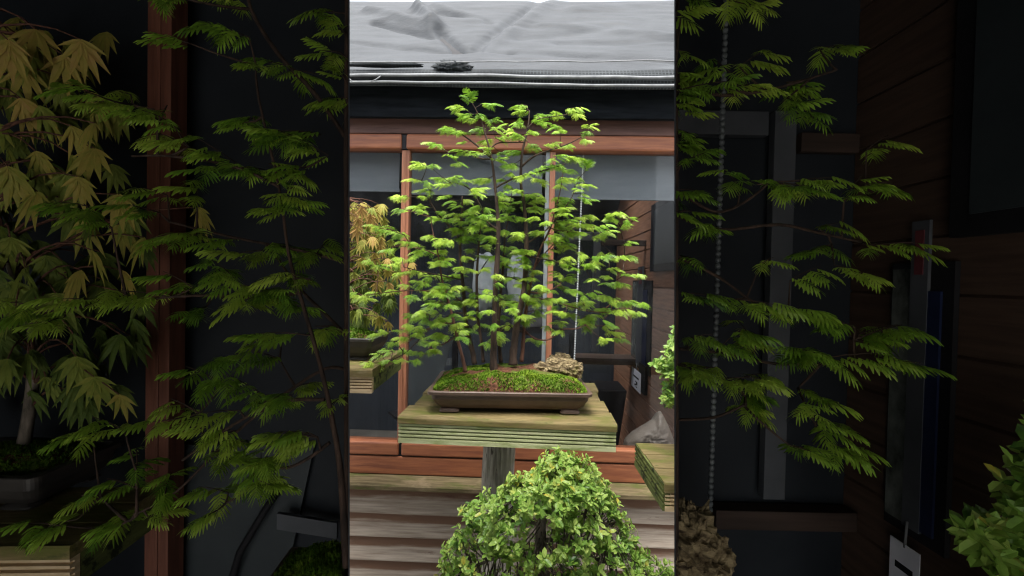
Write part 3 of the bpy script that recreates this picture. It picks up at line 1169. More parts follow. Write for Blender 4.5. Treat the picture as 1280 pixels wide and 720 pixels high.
mirT = banner(pw, lambda p: shed.w(*p), XC, (791.5, 799, 806, 811, 815.5), (352, 452, 334, 400), 'tall dark-framed mirror with white and blue strips on the brown boards inside')


def tag(fn, conv, xwall, cols, ys, label):
    y0, y1 = fn(cols[0], ys[0]).y, fn(cols[1], ys[0]).y
    z1, z0 = fn(cols[0], ys[0]).z, fn(cols[0], ys[1]).z
    T = Thing('price_tag', label, 'tag', conv(V((xwall, y0, z0))))

    def bx(a, b, z0_, z1_, o0, o1):
        m = MB()
        m.hull8([conv(V((x, y, z))) for z in (z0_, z1_) for y in (min(a, b), max(a, b)) for x in (xwall - o1, xwall - o0)])
        return m
    dy, dz = y1 - y0, z1 - z0
    T.part('card', bx(y0, y1, z0, z1, .028, .030), 'paper')
    T.part('printed_bar', bx(y0 + dy * .2, y0 + dy * .8, z0 + dz * .58, z0 + dz * .68, .0302, .0306), 'black')
    ms = MB()
    for (a, b, c, d) in ((.42, .68, .38, .43), (.52, .68, .28, .38), (.38, .58, .22, .28), (.36, .46, .16, .22), (.50, .66, .13, .18)):
        q = bx(y0 + dy * a, y0 + dy * b, z0 + dz * c, z0 + dz * d, .0302, .0306)
        ms.add(q.v, [tuple(f) for f in q.f])
    T.part('printed_symbol', ms, 'black')
    sm = MB(True)
    sm.tube([conv(V((xwall - .029, (y0 + y1) / 2, z1 - dz * .05))), conv(V((xwall - .026, (y0 + y1) / 2, z1 + dz * .35)))], dz * .02, 5)
    T.part('string', sm, 'cord')
    return T


tag(pw, lambda p: shed.w(*p), XC, (794, 806), (458, 482), 'white card tag with black print hanging under the mirror inside the shed')
m = MB()
y0, y1 = pw(802, 480).y, pw(810, 480).y
m.hull8([shed.w(x, y, z) for z in (pw(806, 491).z, pw(806, 455).z) for y in (y1, y0) for x in (XC - .026, XC - .004)])
single('wall_bracket', m, 'black', 'black bracket on the brown boards behind the white tag', 'bracket')
T = Thing('wall_window', 'black-framed small window high on the brown boards inside the shed', 'window', shed.w(XC, pw(840, 330).y, pw(840, 335).z))
ya, yb = pw(818, 300).y, pw(862, 300).y
za, zb = pw(840, 338).z, pw(840, 245).z
m = MB()
m.hull8([shed.w(x, y, z) for z in (za, zb) for y in (yb, ya) for x in (XC - .03, XC - .001)])
T.part('frame', m, 'black')
m = MB()
m.hull8([shed.w(x, y, z) for z in (za + .05, zb - .05) for y in (yb + .03, ya - .09) for x in (XC - .034, XC - .0305)])
T.part('pane', m, 'greysheet')
# dark planter inside
m = MB()
x0, zt_ = wp(743, 486, 1.0)
x1, _ = wp(783, 486, 1.0)
zb_ = wp(765, 560, 1.0)[1]
sh = .05
m.hull8([shed.w(x0 + sh, 1.0, zb_), shed.w(x1 - sh, 1.0, zb_), shed.w(x0 + sh, 1.25, zb_), shed.w(x1 - sh, 1.25, zb_),
         shed.w(x0, .97, zt_), shed.w(x1, .97, zt_), shed.w(x0, 1.3, zt_), shed.w(x1, 1.3, zt_)])
single('planter', m, 'black', 'empty black tapered planter inside the shed right of the bonsai pot', 'planter', bevel=.01)
inside('shelf_board', [((716, 448, 800, 456), 1.5, 0.25)], 'darkledge', 'brown shelf board running across the dark shed behind the rock', 'shelf')
# grey sack: an inflated crumpled outline
def inflate(outl, v, depth, label, mat, nr=22, seed=0.0):
    n0 = 110
    pts = []
    per = [V((*q, 0)) for q in outl]
    tot = sum((per[(k + 1) % len(per)] - per[k]).length for k in range(len(per)))
    for k in range(len(per)):
        a, b = per[k], per[(k + 1) % len(per)]
        c = max(1, int(n0 * (b - a).length / tot))
        pts += [a + (b - a) * (q / c) for q in range(c)]
    n = len(pts)
    cx_ = sum(p.x for p in pts) / n
    cy_ = sum(p.y for p in pts) / n
    m = MB(True)
    vs, fs = [], []
    for sgn in (-1, 1):
        o = len(vs)
        for j in range(nr + 1):
            s_ = j / nr
            for p in pts:
                x, y = cx_ + (p.x - cx_) * s_, cy_ + (p.y - cy_) * s_
                lx_, lz_ = wp(x, y, v)
                wr = noise.fractal(V((lx_ * 9 + lz_ * 5, lz_ * 16 - lx_ * 6, seed)), 0.8, 2.1, 5) * .020 + .018 * abs(noise.noise(V((lx_ * 7 - lz_ * 13, lz_ * 6, seed + 4))))
                th_ = depth * math.sqrt(max(0, 1 - s_ ** 2.4)) + wr * (1 - s_ ** 4)
                vs.append(shed.w(lx_, v + sgn * th_, lz_))
        for j in range(nr):
            for k in range(n):
                k2 = (k + 1) % n
                fs.append((o + j * n + k, o + j * n + k2, o + (j + 1) * n + k2, o + (j + 1) * n + k))
    m.add(vs, fs)
    return single('cloth_sack', m, mat, label, 'sack', recalc=True)


inflate([(777, 562), (781, 549), (790, 541), (800, 535), (810, 529), (818, 524), (822, 516), (826, 514), (830, 521), (836, 533), (842, 548), (846, 566), (820, 572), (795, 570)], 0.22, .085,
        'grey-brown sack slumped behind the glass at the lower right', 'greybag', seed=3.0)

# ------------------------------------------------------------------ display stands
ZP = 1.28


def lip_profile(y, z1, h, th=0.022, grooves=4, dirn=-1):
    """Outline (y, z) of a grooved skirt board whose outer face is at y, facing dirn."""
    pts = [(y, z1)]
    gp = h / (grooves + 1.3)
    for k in range(grooves):
        c = z1 - gp * (k + 0.75)
        pts += [(y, c + gp * .26), (y - dirn * .010, c + gp * .16), (y - dirn * .010, c - gp * .16), (y, c - gp * .26)]
    pts += [(y, z1 - h), (y - dirn * th, z1 - h), (y - dirn * th, z1)]
    return pts


fl, fr_ = G(497, 520, ZP), G(772, 531, ZP)
wdt = (fr_ - fl).length
rot = math.atan2(fr_.y - fl.y, fr_.x - fl.x)
stand = Thing('display_stand', 'mossy decking-board stand on a weathered post, carrying the forest bonsai', 'stand', V((fl.x, fl.y, 0)), rot)
bw, th = 0.142, 0.026
for k in range(4):
    m = MB()
    y0 = k * (bw + 0.014)
    y1 = y0 + bw
    z1 = ZP
    m.extrude([(y0 + .006, z1), (y0, z1 - .007), (y0, z1 - th), (y1, z1 - th), (y1, z1 - .005), (y1 - .005, z1)], (0, .014, .003, .010)[k], wdt - (0, .004, .016, .002)[k])
    stand.part('deck_board', m, 'deck', local=True, recalc=True, bevel=.002)
m = MB()
m.extrude(lip_profile(.004, ZP - th - .001, .066), 0.002, wdt - .003)
stand.part('skirt_board', m, 'decklip', local=True, recalc=True)
m = MB()
m.extrude(lip_profile(4 * bw + .045, ZP - th - .001, .066, dirn=1), 0.002, wdt - .003)
stand.part('skirt_board', m, 'decklip', local=True, recalc=True)
for x in (0.004, wdt - .026):
    m = MB()
    m.box(x, x + .022, .03, 4 * bw - .014, ZP - th - .067, ZP - th - .001)
    stand.part('side_board', m, 'decklip', local=True)
m = MB(True)
c0 = P(625, 575, fl.y + .22)
lx_, ly_ = (stand.inv @ (c0 - stand.loc)).x, .24
pr = .064
for i in range(1):
    pts = [V((lx_ + .006 * math.sin(z * 5), ly_, z)) for z in [j * (ZP - .094) / 12 for j in range(13)]]
    m.tube(pts, [pr * (1.05 - .08 * j / 12) for j in range(13)], 14, wob=.08)
stand.part('post', m, 'postwood', local=True)

# right-hand stand, low, seen from its left side
ZR = 1.75 - .607
a = G(831, 604, ZR)
bk = G(794.5, 553, ZR)
dep = bk.y - a.y
st2 = Thing('display_stand', 'mossy grooved stand cut by the right edge, its dark side towards the pot', 'stand', V((a.x, a.y, 0)), math.atan2(-(bk.x - a.x), dep))
L2 = .55
for k in range(3):
    m = MB()
    w2 = dep / 3
    m.extrude([(k * w2 + .002, ZR), (k * w2, ZR - .005), (k * w2, ZR - .026), ((k + 1) * w2 - .004, ZR - .026), ((k + 1) * w2 - .004, ZR - .004), ((k + 1) * w2 - .007, ZR)], .003 * (k % 2), L2)
    st2.part('deck_board', m, 'deck', local=True, recalc=True)
m = MB()
m.extrude(lip_profile(.004, ZR - .027, .062), 0.004, L2)
st2.part('skirt_board', m, 'palewood', local=True, recalc=True)
m = MB()
m.extrude(lip_profile(-.003, ZR - .004, .084), 0.006, dep - .002)
m.v = [V((p.y, p.x, p.z)) for p in m.v]
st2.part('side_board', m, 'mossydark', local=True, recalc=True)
m = MB()
m.box(.20, .30, .12, .22, 0, ZR - .03)
st2.part('post', m, 'postwood', local=True)
# left-hand stand
ZL = 1.75 - .354
a = G(465.5, 462, ZL)
bk = G(503, 438, ZL)
dep = bk.y - a.y
st3 = Thing('display_stand', 'pale grooved stand cut by the left edge, carrying the maple pot', 'stand', V((a.x, a.y, 0)), math.atan2(-(bk.x - a.x), dep))
for k in range(3):
    m = MB()
    w2 = dep / 3
    m.extrude([(k * w2 + .002, ZL), (k * w2, ZL - .005), (k * w2, ZL - .03), ((k + 1) * w2 - .004, ZL - .03), ((k + 1) * w2 - .004, ZL - .004), ((k + 1) * w2 - .007, ZL)], -.6, 0.003 * (k % 2))
    st3.part('deck_board', m, 'deck', local=True, recalc=True)
m = MB()
m.extrude(lip_profile(.004, ZL - .031, .062), -.6, -.003)
st3.part('skirt_board', m, 'palewood', local=True, recalc=True)
m = MB()
m.box(-.024, -.004, .03, dep, ZL - .09, ZL - .031)
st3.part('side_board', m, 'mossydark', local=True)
m = MB()
m.box(-.35, -.25, .2, .3, 0, ZL - .03)
st3.part('post', m, 'postwood', local=True)

# ------------------------------------------------------------------ forest bonsai pot


def rect_ring(hx, hy, r, n=5):
    """Rounded rectangle outline."""
    pts = []
    for (cx_, cy_, a0) in ((hx - r, hy - r, 0), (-hx + r, hy - r, 90), (-hx + r, -hy + r, 180), (hx - r, -hy + r, 270)):
        for k in range(n + 1):
            a = math.radians(a0 + 90 * k / n)
            pts.append((cx_ + r * math.cos(a), cy_ + r * math.sin(a)))
    return pts


def loft(mb, rings, cap0=True, cap1=True):
    n = len(rings[0])
    vs = [p for rg in rings for p in rg]
    fs = []
    for j in range(len(rings) - 1):
        for k in range(n):
            k2 = (k + 1) % n
            fs.append((j * n + k, j * n + k2, (j + 1) * n + k2, (j + 1) * n + k))
    if cap0:
        fs.append(tuple(range(n - 1, -1, -1)))
    if cap1:
        fs.append(tuple((len(rings) - 1) * n + k for k in range(n)))
    return mb.add(vs, fs)


def pot(name, label, loc, rotz, hx, hy, h, foot, mat, flare=.03, rimw=.016, corner=.02, parent_cat='pot'):
    T = Thing(name, label, parent_cat, loc, rotz)
    z0 = foot
    R_ = lambda ex, z: [(x, y, z) for x, y in rect_ring(hx + ex, hy + ex, corner + max(0, ex * .3))]
    m = MB()
    loft(m, [R_(-flare - .012, z0), R_(-flare - .006, z0 + .004), R_(-flare * .8, z0 + h * .25), R_(-flare * .45, z0 + h * .55), R_(-.012, z0 + h - .014)])
    T.part('body', m, mat, local=True)
    m = MB()
    loft(m, [R_(-.014, z0 + h - .0135), R_(-.001, z0 + h - .012), R_(.0, z0 + h - .002), R_(-.002, z0 + h), R_(-rimw, z0 + h), R_(-rimw - .004, z0 + h - .010)], cap0=False, cap1=False)
    T.part('rim', m, mat, local=True)
    for sx in (-1, 1):
        for sy in (-1, 1):
            m = MB()
            cx_, cy_ = sx * (hx - flare - .045), sy * (hy - flare - .022)
            rg = lambda e, z: [(cx_ + x, cy_ + y, z) for x, y in rect_ring(.034 + e, .020 + e, .012)]
            loft(m, [rg(-.004, 0), rg(.002, .004), rg(0, z0 * .7), rg(-.006, z0 + .001)])
            T.part('foot', m, mat, local=True)
    return T


ZRIM = ZP + .082
rl, rr = G(533, 489.5, ZRIM), G(742, 493, ZRIM)
rb = G(553, 462, ZRIM)
pw_ = (rr - rl).length
prot = math.atan2(rr.y - rl.y, rr.x - rl.x)
pd_ = .36
pc = (rl + rr) / 2 + V((-math.sin(prot), math.cos(prot), 0)) * (pd_ / 2)
potT = pot('bonsai_pot', 'wide shallow brown rectangular pot under the bright redwood forest', V((pc.x, pc.y, ZP + .0005)), prot, pw_ / 2, pd_ / 2, .066, .0155, 'pot')
phx, phy = pw_ / 2 - .018, pd_ / 2 - .018
PI_ = Matrix.Rotation(-prot, 3, 'Z')


def mound(x, y):
    """Soil height above the rim in pot coordinates."""
    ex = max(0, 1 - (abs(x) / phx) ** 4)
    ey = max(0, 1 - (abs(y) / phy) ** 4)
    h = .056 * (ex * ey) ** .55 * (0.8 + .25 * math.sin(x * 7 + 1.0))
    h += .012 * noise.fractal(V((x * 9, y * 9, 2)), 1, 2, 3) * (ex * ey) ** .5
    return h - .006


m = MB(True)
n1, n2 = 90, 56
vs, fs = [], []
for j in range(n2 + 1):
    for i in range(n1 + 1):
        x, y = phx * (2 * i / n1 - 1), phy * (2 * j / n2 - 1)
        p = Matrix.Rotation(prot, 3, 'Z') @ V((x, y, 0)) + V((pc.x, pc.y, ZRIM + mound(x, y) + .002 * noise.noise(V((x * 160, y * 160, 0)))))
        vs.append(p)
for j in range(n2):
    for i in range(n1):
        o = j * (n1 + 1) + i
        fs.append((o, o + 1, o + n1 + 2, o + n1 + 1))
m.add(vs, fs)
single('soil', m, 'soil', 'brown needle-littered soil mounded in the shallow pot', 'soil', kind='stuff')


def potpt(x, y, dz=0):
    return Matrix.Rotation(prot, 3, 'Z') @ V((x, y, 0)) + V((pc.x, pc.y, ZRIM + mound(x, y) + dz))


def blades(mb, p, r, h, tint, n=4):
    for _ in range(n):
        a = r.uniform(0, 2 * PI)
        l = h * r.uniform(.5, 1.3)
        d = V((math.cos(a) * .7, math.sin(a) * .7, 1)).normalized() * l
        s = V((-math.sin(a), math.cos(a), 0)) * l * .22
        q = p + V((r.uniform(-h, h), r.uniform(-h, h), -.001))
        mb.add([q - s, q + s, q + d * .6 + s * .7, q + d, q + d * .6 - s * .7], [(0, 1, 2, 3, 4)], min(1, max(0, tint + r.uniform(-.2, .2))))


r = random.Random(3)
m = MB()
for _ in range(13000):
    x, y = r.uniform(-phx, phx), r.uniform(-phy, phy)
    dens = 0.0
    fy = (y + phy) / (2 * phy)
    fx = (x + phx) / (2 * phx)
    if fy < .30 + .08 * math.sin(fx * 23):
        dens = 1
    if fx < .36 and fy > .2 and noise.noise(V((x * 14, y * 14, 9))) > -.15:
        dens = .9
    if fy > .86 and r.random() < .7:
        dens = .8
    dens = dens if noise.noise(V((x * 22, y * 22, 4))) > -.28 else dens * .15
    if r.random() > dens:
        continue
    big = noise.noise(V((x * 18, y * 18, 1)))
    tint = .5 + .45 * big + (.12 if fx > .5 else 0) - (.12 if fy < .12 else 0)
    blades(m, potpt(x, y), r, .0065 + .003 * max(0, big), tint, 4)
single('moss', m, 'moss', 'green and yellowish moss cushions edging the soil in the shallow pot', 'moss', kind='stuff')
# rock
m = MB()
rc = potpt(phx * .70, phy * .15)
for (dx, dy, dz, a, b, c, sd) in ((0, 0, .008, .064, .05, .034, 1), (-.055, -.01, .004, .042, .04, .022, 2), (.052, -.012, .002, .04, .04, .034, 3), (.01, .03, .02, .05, .04, .036, 5)):
    m.blob(rc + V((dx, dy, dz)), (a, b, c), 56, 36, .30, 2.6, sd * 2.3, fn=lambda p: V((p.x, p.y, p.z + .004 * math.sin(p.z * 420 + p.x * 60))))
single('rock', m, 'rock', 'rugged tan rock set in the soil at the right of the bright pot', 'rock')

# ------------------------------------------------------------------ redwood forest: pads traced as (x, y, width, direction)
L, R, U, N = 'L', 'R', 'U', ''
PADS = [
(586.5,122.5,15,U),(572,133,18,L),(584,143,18,N),(591,150,12,N),(611,130,21,R),(600,143,14,N),(616,149,16,R),(622,158,18,R),(561,160,18,L),(576,164,24,L),(600,161,18,L),(580,177,8,N),(608,175,22,L),(629,170,22,R),(647,168,20,N),(637,161,10,N),(545,179,20,L),(562,194,12,R),(580,188,22,L),(595,190.5,12,N),(609,185,14,N),(623,199,16,N),(626,190,8,N),(641,190.5,16,N),(640,206,22,N),(573,203,12,N),(528,206,16,L),
(651,131,18,L),(654,138,14,L),(676,143,20,R),(676,153,22,N),(695,140,16,N),(695,156,16,N),(700,163,12,N),(719,135,26,R),(721,143,12,N),(648,153,18,L),(648,168,18,L),(664,165.5,14,N),(666,182,22,N),(689,179,26,R),(709,182,14,N),(737,157,20,R),(733,166,16,N),(733,175,14,N),(695,196,26,R),(718,196,26,R),(689,207,28,R),(732,206,12,U),(645,188,16,N),
(525,204,20,L),(541,206,12,R),(572,204,10,N),(519,224,18,L),(536,228,16,N),(533,237.5,18,L),(551,222,22,L),(569,221,26,N),(557,230,22,L),(578,225,14,N),(498,244,16,L),(507,245,8,N),(528,245,10,N),(501,261,12,L),(508,262.5,10,N),(526,258,22,L),(550,264.5,14,R),(559,275,12,N),(548,272,16,N),(538,271.5,9,N),(565,251,12,L),(572,257,10,N),(582,250,14,N),(595,235,18,R),(604,223.6,18,N),(569,267,18,L),(587,262,22,N),(570,273.6,14,N),(573,286,24,L),(586,275,12,N),(595.5,258,16,N),(604,269,20,N),(600,276,18,N),(595.5,282,16,N),(494,289,12,L),(502.5,291,12,N),(536,294,16,N),(579,296,28,N),(598,293,16,N),(554,298.6,26,L),
(604,223,20,L),(637,206,20,L),(639,216,16,N),(650,221,18,N),(661,216,14,N),(676,211,20,R),(695.5,207.6,24,R),(673,225,24,R),(702.5,223.6,14,R),(700,230.6,14,N),(627,223.6,14,N),(633,232,12,N),(597,235,16,N),(597,240,16,N),(627.5,240,14,N),(633,246,22,R),(647,237,16,N),(665,242,22,R),(670.5,250,24,R),(626,254,18,N),(636,258,26,L),(662,260,22,R),(697,247,20,R),(701,260,24,R),(684,261,16,N),(690,267,10,N),(609,260,14,N),(615,272,18,N),(633,272,16,N),(650,271,22,N),(669,271,16,N),(598,280.6,14,N),(614,285,10,N),(630,289,12,N),(650,291,18,N),(673,289,20,N),(683,276,10,N),(698,278,14,N),(702.5,286,18,N),(695.5,296,20,N),(611,296,18,N),(645.5,296,14,N),
(711,212.5,20,R),(733,208,12,U),(708,223.6,16,R),(723,222,12,N),(730,230,18,R),(722,236,8,N),(730,241.7,8,N),(732,248.6,24,R),(704,247,24,R),(705,253.5,20,R),(701,261,20,N),(705,266.7,18,R),(736,268.8,20,R),(722,272,18,N),(707,275.7,20,N),(718,280,28,R),(733,280.5,22,R),(768,265,26,R),(765,272,20,N),(783,276,24,R),(751,282,24,R),(755,290,28,R),(718,291,18,R),(708,289,14,N),(702.5,297,18,N),
(468.5,282,14,L),(481,287,20,L),(486,283,12,N),(499,292,14,L),(505,301,20,L),(520,304,26,N),(487,310.5,14,L),(524,313,22,N),(539,313,14,N),(535,295,10,N),(549,301,24,N),(552,313,18,N),(498,321.7,16,L),(516,320,18,N),(466,327,18,L),(475.5,330.7,16,N),(493.5,328.6,14,N),(548,328.6,18,N),(552,321.7,14,N),(505,339.7,20,L),(516,338,14,N),(527,341,10,N),(536.6,346,18,N),(524,351,26,L),(549,343,14,N),(507,356,18,L),(489,362,26,L),(468.5,364.7,18,L),(450.5,369,24,L),(459,373,16,N),(443.5,366,10,L),(514,369,16,N),(535,366,22,N),(541,360.5,22,N),(553,366,18,N),(553,355,16,N),(545,376,20,N),(527,355,14,N),
(573,285.5,22,N),(594,282,18,N),(580,296.7,26,N),(555,301.5,28,L),(551,313,20,L),(613.6,285.5,10,N),(630,288,16,N),(616,295,16,N),(618,300,12,N),(650,291,16,N),(588.6,310.5,12,N),(608,306,12,N),(618,320,18,N),(630,323,14,N),(630,330.7,12,N),(638.6,308.5,10,N),(641,316,12,N),(654,312,18,N),(655,321.7,14,N),(656,330,12,N),(644,335,10,N),(581.7,320,12,N),(576,334,18,N),(587,335.6,16,N),(605,335,14,N),(547,327,14,N),(555,326,14,N),(566,343,22,N),(559,347,14,N),(554,355,14,N),(566,362,20,N),(580,358.5,12,N),(545.6,360.6,14,N),(561,369,24,N),(570.6,376,18,R),(588.6,376,14,N),(595.6,366,20,N),(618,366,18,N),(608,362,10,N),(636,348,14,N),(636,369,20,N),(636,376,20,N),(654,355.7,14,N),(654.6,367.5,12,N),
(675,288,18,N),(701,284,24,N),(715,290,22,R),(693,292.5,12,N),(705,303.6,24,R),(686,301,14,N),(691,312,10,N),(712,308.5,14,N),(726,316,16,N),(686,324.5,22,N),(659.5,312,22,L),(658,321.7,18,N),(708,321.7,20,R),(706.7,330,18,R),(719,335.6,10,N),(736,330,22,R),(751,319.6,24,R),(658,330.7,12,N),(668,338,14,N),(661,346.7,14,N),(706.7,348,24,N),(695.5,352,14,N),(701,358,20,R),(741,349,8,N),(676,356,20,N),(655,355.7,16,N),(686,362,14,N),(715,363,20,N),(737,366,24,R),(751,369,20,R),(662,373,16,N),(687,373,24,N),(655,367.5,12,N),(700,372,14,N),(731.6,376.5,24,N),
(785,302,12,R),(748.6,319.6,24,N),(762,317,16,N),(775,319.6,14,N),(786,319,16,R),(737.5,330,20,N),(766.6,335,12,R),(760,345,14,N),(782,343,8,N),(796,342.5,14,R),(757,353.6,16,R),(775,353.6,16,R),(741.6,349,8,N),(755.5,370,18,N),(768,373,14,N),(786,376,24,R),
(543.5,379,16,L),(525.5,388,16,N),(517,393.6,20,L),(534,398,24,N),(541,386,16,N),(510,406,16,N),(524,409,18,N),(549,403,14,N),(470,417,14,L),(479.6,413,16,N),(499,413,12,N),(503,421.4,24,L),(492,427,14,N),(521,416,20,N),(534,421,14,N),(485,436.7,18,L),(504.7,436,20,N),(521,439.4,18,L),(541,436.7,14,R),(527,427,14,N),(541,427,14,N),(520,450,10,N),(502,448.5,12,N),(486.6,450,18,N),(474,454.7,18,L),(461.6,453,12,L),(452,453,10,L),(553,417,16,N),(473,442,8,N),
(547,378,18,L),(570.6,377,18,R),(591,374,16,N),(548,403,14,N),(554,418,20,L),(574.7,414,22,N),(586,410,22,N),(572,404,14,N),(579,421,14,N),(601,405,16,R),(618,414.5,18,R),(620.5,421,16,R),(609.5,428,12,N),(543,427,12,N),(543.5,437,10,N),(594,389,14,N),(611,388,10,N),(586,395,10,N),(559.5,398,12,N),(634.5,376,18,N),(643,378,14,N),(650,393,20,R),(656,394,12,N),
(654,393.6,16,N),(672,392,14,R),(674,387,12,N),(658,399,10,N),(644,378,12,N),(662,373,14,N),(672,378,14,N),(686,373,22,N),(702.5,390,14,L),(715,392,18,L),(700,402,14,N),(701,412,11,N),(734,395,20,R),(732,400.6,16,N),(733,406,14,N),(715,379,16,N),(727.5,379,20,N),(755,385,18,N),(755,423,12,N),(665,423,10,N),(673,425,12,R),
(755.6,385,22,N),(778,386.7,30,R),(794.5,389.4,18,R),(769,377,12,N),(786,377,22,R),(803,378,14,R),(760,403,16,R),(757,407,12,N),(768,415,22,R),(755.5,424,12,N),(772,423,20,R),(710,392,16,N),(733,396,22,R),
]
_r = random.Random(41)
PADS_C = PADS + [(_r.uniform(525, 715), _r.uniform(240, 415), _r.uniform(9, 15), N) for _ in range(55)]
ONE = lambda x, y, Y: P(x, y, Y)
gY = lambda px, py: pc.y
SP = pc.y
CENTER = [
 # lines: first = trunk from the soil up; the rest are main limbs; widths in pixels
 ([[(618,464,17),(617,450,13),(617.5,420,11),(620,353,9.5),(623,287,7.5),(620.5,250,6),(618,225,5),(614,197,4),(606,165,3),(600,147,2.4),(588,125,1.4)],
   [(614,197,2.8),(600,185,2.4),(586,174,2),(574,166,1.3)], [(614,199,2.2),(600,198,2),(590,194,1.8),(578,189,1.5),(562,191,1.2),(548,182,1)],
   [(623,287,2.6),(608,276,2.2),(600,256,2),(590,240,1.8),(580,232,1.4),(563,227,1)], [(617,236,2.6),(640,224,2.3),(665,217,2),(690,210,1.6),(706,205,1)],
   [(613,186,1.8),(622,179,1.6),(640,178,1.5),(656,178,1)]], SP - .03,
  'tallest redwood trunk in the bright pot, thick and leaning slightly left at its tip'),
 ([[(641,456,16),(642,440,14),(647,400,12.5),(655,360,10),(658,300,8),(655,255,6),(651,225,5.5),(653,190,4.5),(660,160,3.2),(662,138,1.8)],
   [(652,208,2.8),(668,195,2.4),(690,187,1.9),(710,180,1.5),(726,172,1)], [(660,160,1.5),(672,149,1.3),(690,146,1.2),(710,143,1)],
   [(657,305,2.2),(680,290,2),(700,268,1.5),(715,246,1.3),(718,234,1)], [(658,320,2),(690,326,1.7),(720,336,1.6),(745,336,1.5),(778,341,1)]], SP + .02,
  'redwood with the thick dark trunk right of the tallest one, in the bright pot'),
 ([[(593,455,11),(591,440,9.5),(587,427,9),(582,400,8),(580,370,7.5),(576,330,6),(575,307,5),(577,270,4),(578,245,2.5)],
   [(575,300,2),(562,283,2.4),(548,268,2.2),(537,250,2),(538,238,1.3)], [(580,378,2),(566,370,1.8),(556,360,1.6),(545,345,1.1)],
   [(582,392,1.8),(566,392,1.7),(550,402,1.5),(530,418,1.4),(508,440,1.2),(492,449,.9)], [(578,350,1.7),(560,346,1.6),(530,340,1.4),(505,334,1)]], SP + .08,
  'dark redwood trunk at the back left of the bright pot, bare below its first limbs'),
 ([[(582,465,8),(578,447,6.5),(571,420,5.5),(565,393,5),(557,365,4.2),(552,347,3.6),(548,320,2.6),(540,285,1.6),(539,272,1)],
   [(569,421,1.7),(560,427,1.6),(551,431,1.4),(541,430,1.3),(535,440,1.1),(527,445,.8)], [(566,404,1.8),(548,405,1.7),(530,414,1.5),(510,428,1.2)],
   [(556,362,1.7),(540,364,1.6),(515,363,1.4),(480,366,1.1),(455,370,.8)], [(548,320,1.6),(530,312,1.4),(505,308,1.2),(490,308,.8)]], SP - .07,
  'thin red-brown leaning redwood trunk nearest the left end of the bright pot'),
 ([[(604,453,7),(602,430,6),(597,393,5.5),(596,350,5),(598,313,4),(600,290,2.6),(602,270,1.5)],
   [(597,345,1.6),(606,330,1.5),(612,322,1.2)], [(598,325,1.5),(585,328,1.2)]], SP + .06,
  'slim redwood between the dark left trunk and the tallest redwood, bright pot'),
 ([[(626,453,8),(624,430,7),(623,400,6.5),(628,343,5),(631,300,3),(636,270,2),(640,240,1.2)],
   [(623,416,2.4),(629,410,2.3),(635,407,2.2),(648,412,2),(664,420,1.6),(676,425,1.2)], [(627,345,1.8),(642,348,1.6),(660,356,1.2)]], SP + .10,
  'slim redwood just behind the tallest one with a low limb arching right'),
 ([[(652,452,8),(654,430,7),(656,400,6),(662,360,5.5),(668,335,4.5),(676,310,4),(688,285,3.2),(694,262,2.4),(700,240,1.6),(704,215,1)],
   [(660,365,1.8),(680,366,1.6),(700,356,1.3)], [(668,335,1.7),(680,318,1.5),(692,305,1.2)], [(655,412,2),(668,423,1.9),(683,425,1.8),(694,420,1.7),(702,412,1.5),(720,411,1.4),(732,406,1)],
   [(660,372,2),(690,376,1.8),(715,384,1.5),(745,390,1.2),(775,390,.9)]], SP + .07,
  'redwood curving to the right beside the rock in the bright pot'),
]
things = []
for i, (ln, Y, lab) in enumerate(CENTER):
    base = P(ln[0][0][0], ln[0][0][1], Y)
    T = Thing('redwood_bonsai', lab, 'bonsai tree', base, group='redwoods planted in the bright pot')
    things.append((T, 'redbark' if i in (3, 6) else 'bark'))
grow(things, PADS_C, ONE, 1.0, [(ln, Y) for ln, Y, _ in CENTER], ndl=9, seed=11)

# ------------------------------------------------------------------ maple on the left stand
mp = P(440, 437, 1.97)
potL = pot('maple_pot', 'dark low pot of the maple on the left-hand stand', V((mp.x - .08, 2.0, ZL + .0005)), 0.0, .21, .15, .085, .012, 'darkpot', .035)
m = MB()
r = random.Random(5)
zt_ = ZL + .097
m2 = MB(True)
m2.blob((mp.x - .08, 2.0, zt_ - .02), (.185, .125, .045), 24, 10, .1, 3, 1)
single('soil', m2, 'soil', 'mossy soil in the dark maple pot on the left-hand stand', 'soil', kind='stuff')
for _ in range(1500):
    a, q = r.uniform(0, 2 * PI), math.sqrt(r.random())
    x, y = .18 * q * math.cos(a), .12 * q * math.sin(a)
    blades(m, V((mp.x - .08 + x, 2.0 + y, zt_ - .02 + .045 * math.sqrt(max(0, 1 - q * q * .97)))), r, .011, .35, 3)
single('moss', m, 'moss', 'moss over the soil of the maple pot on the left-hand stand', 'moss', kind='stuff')


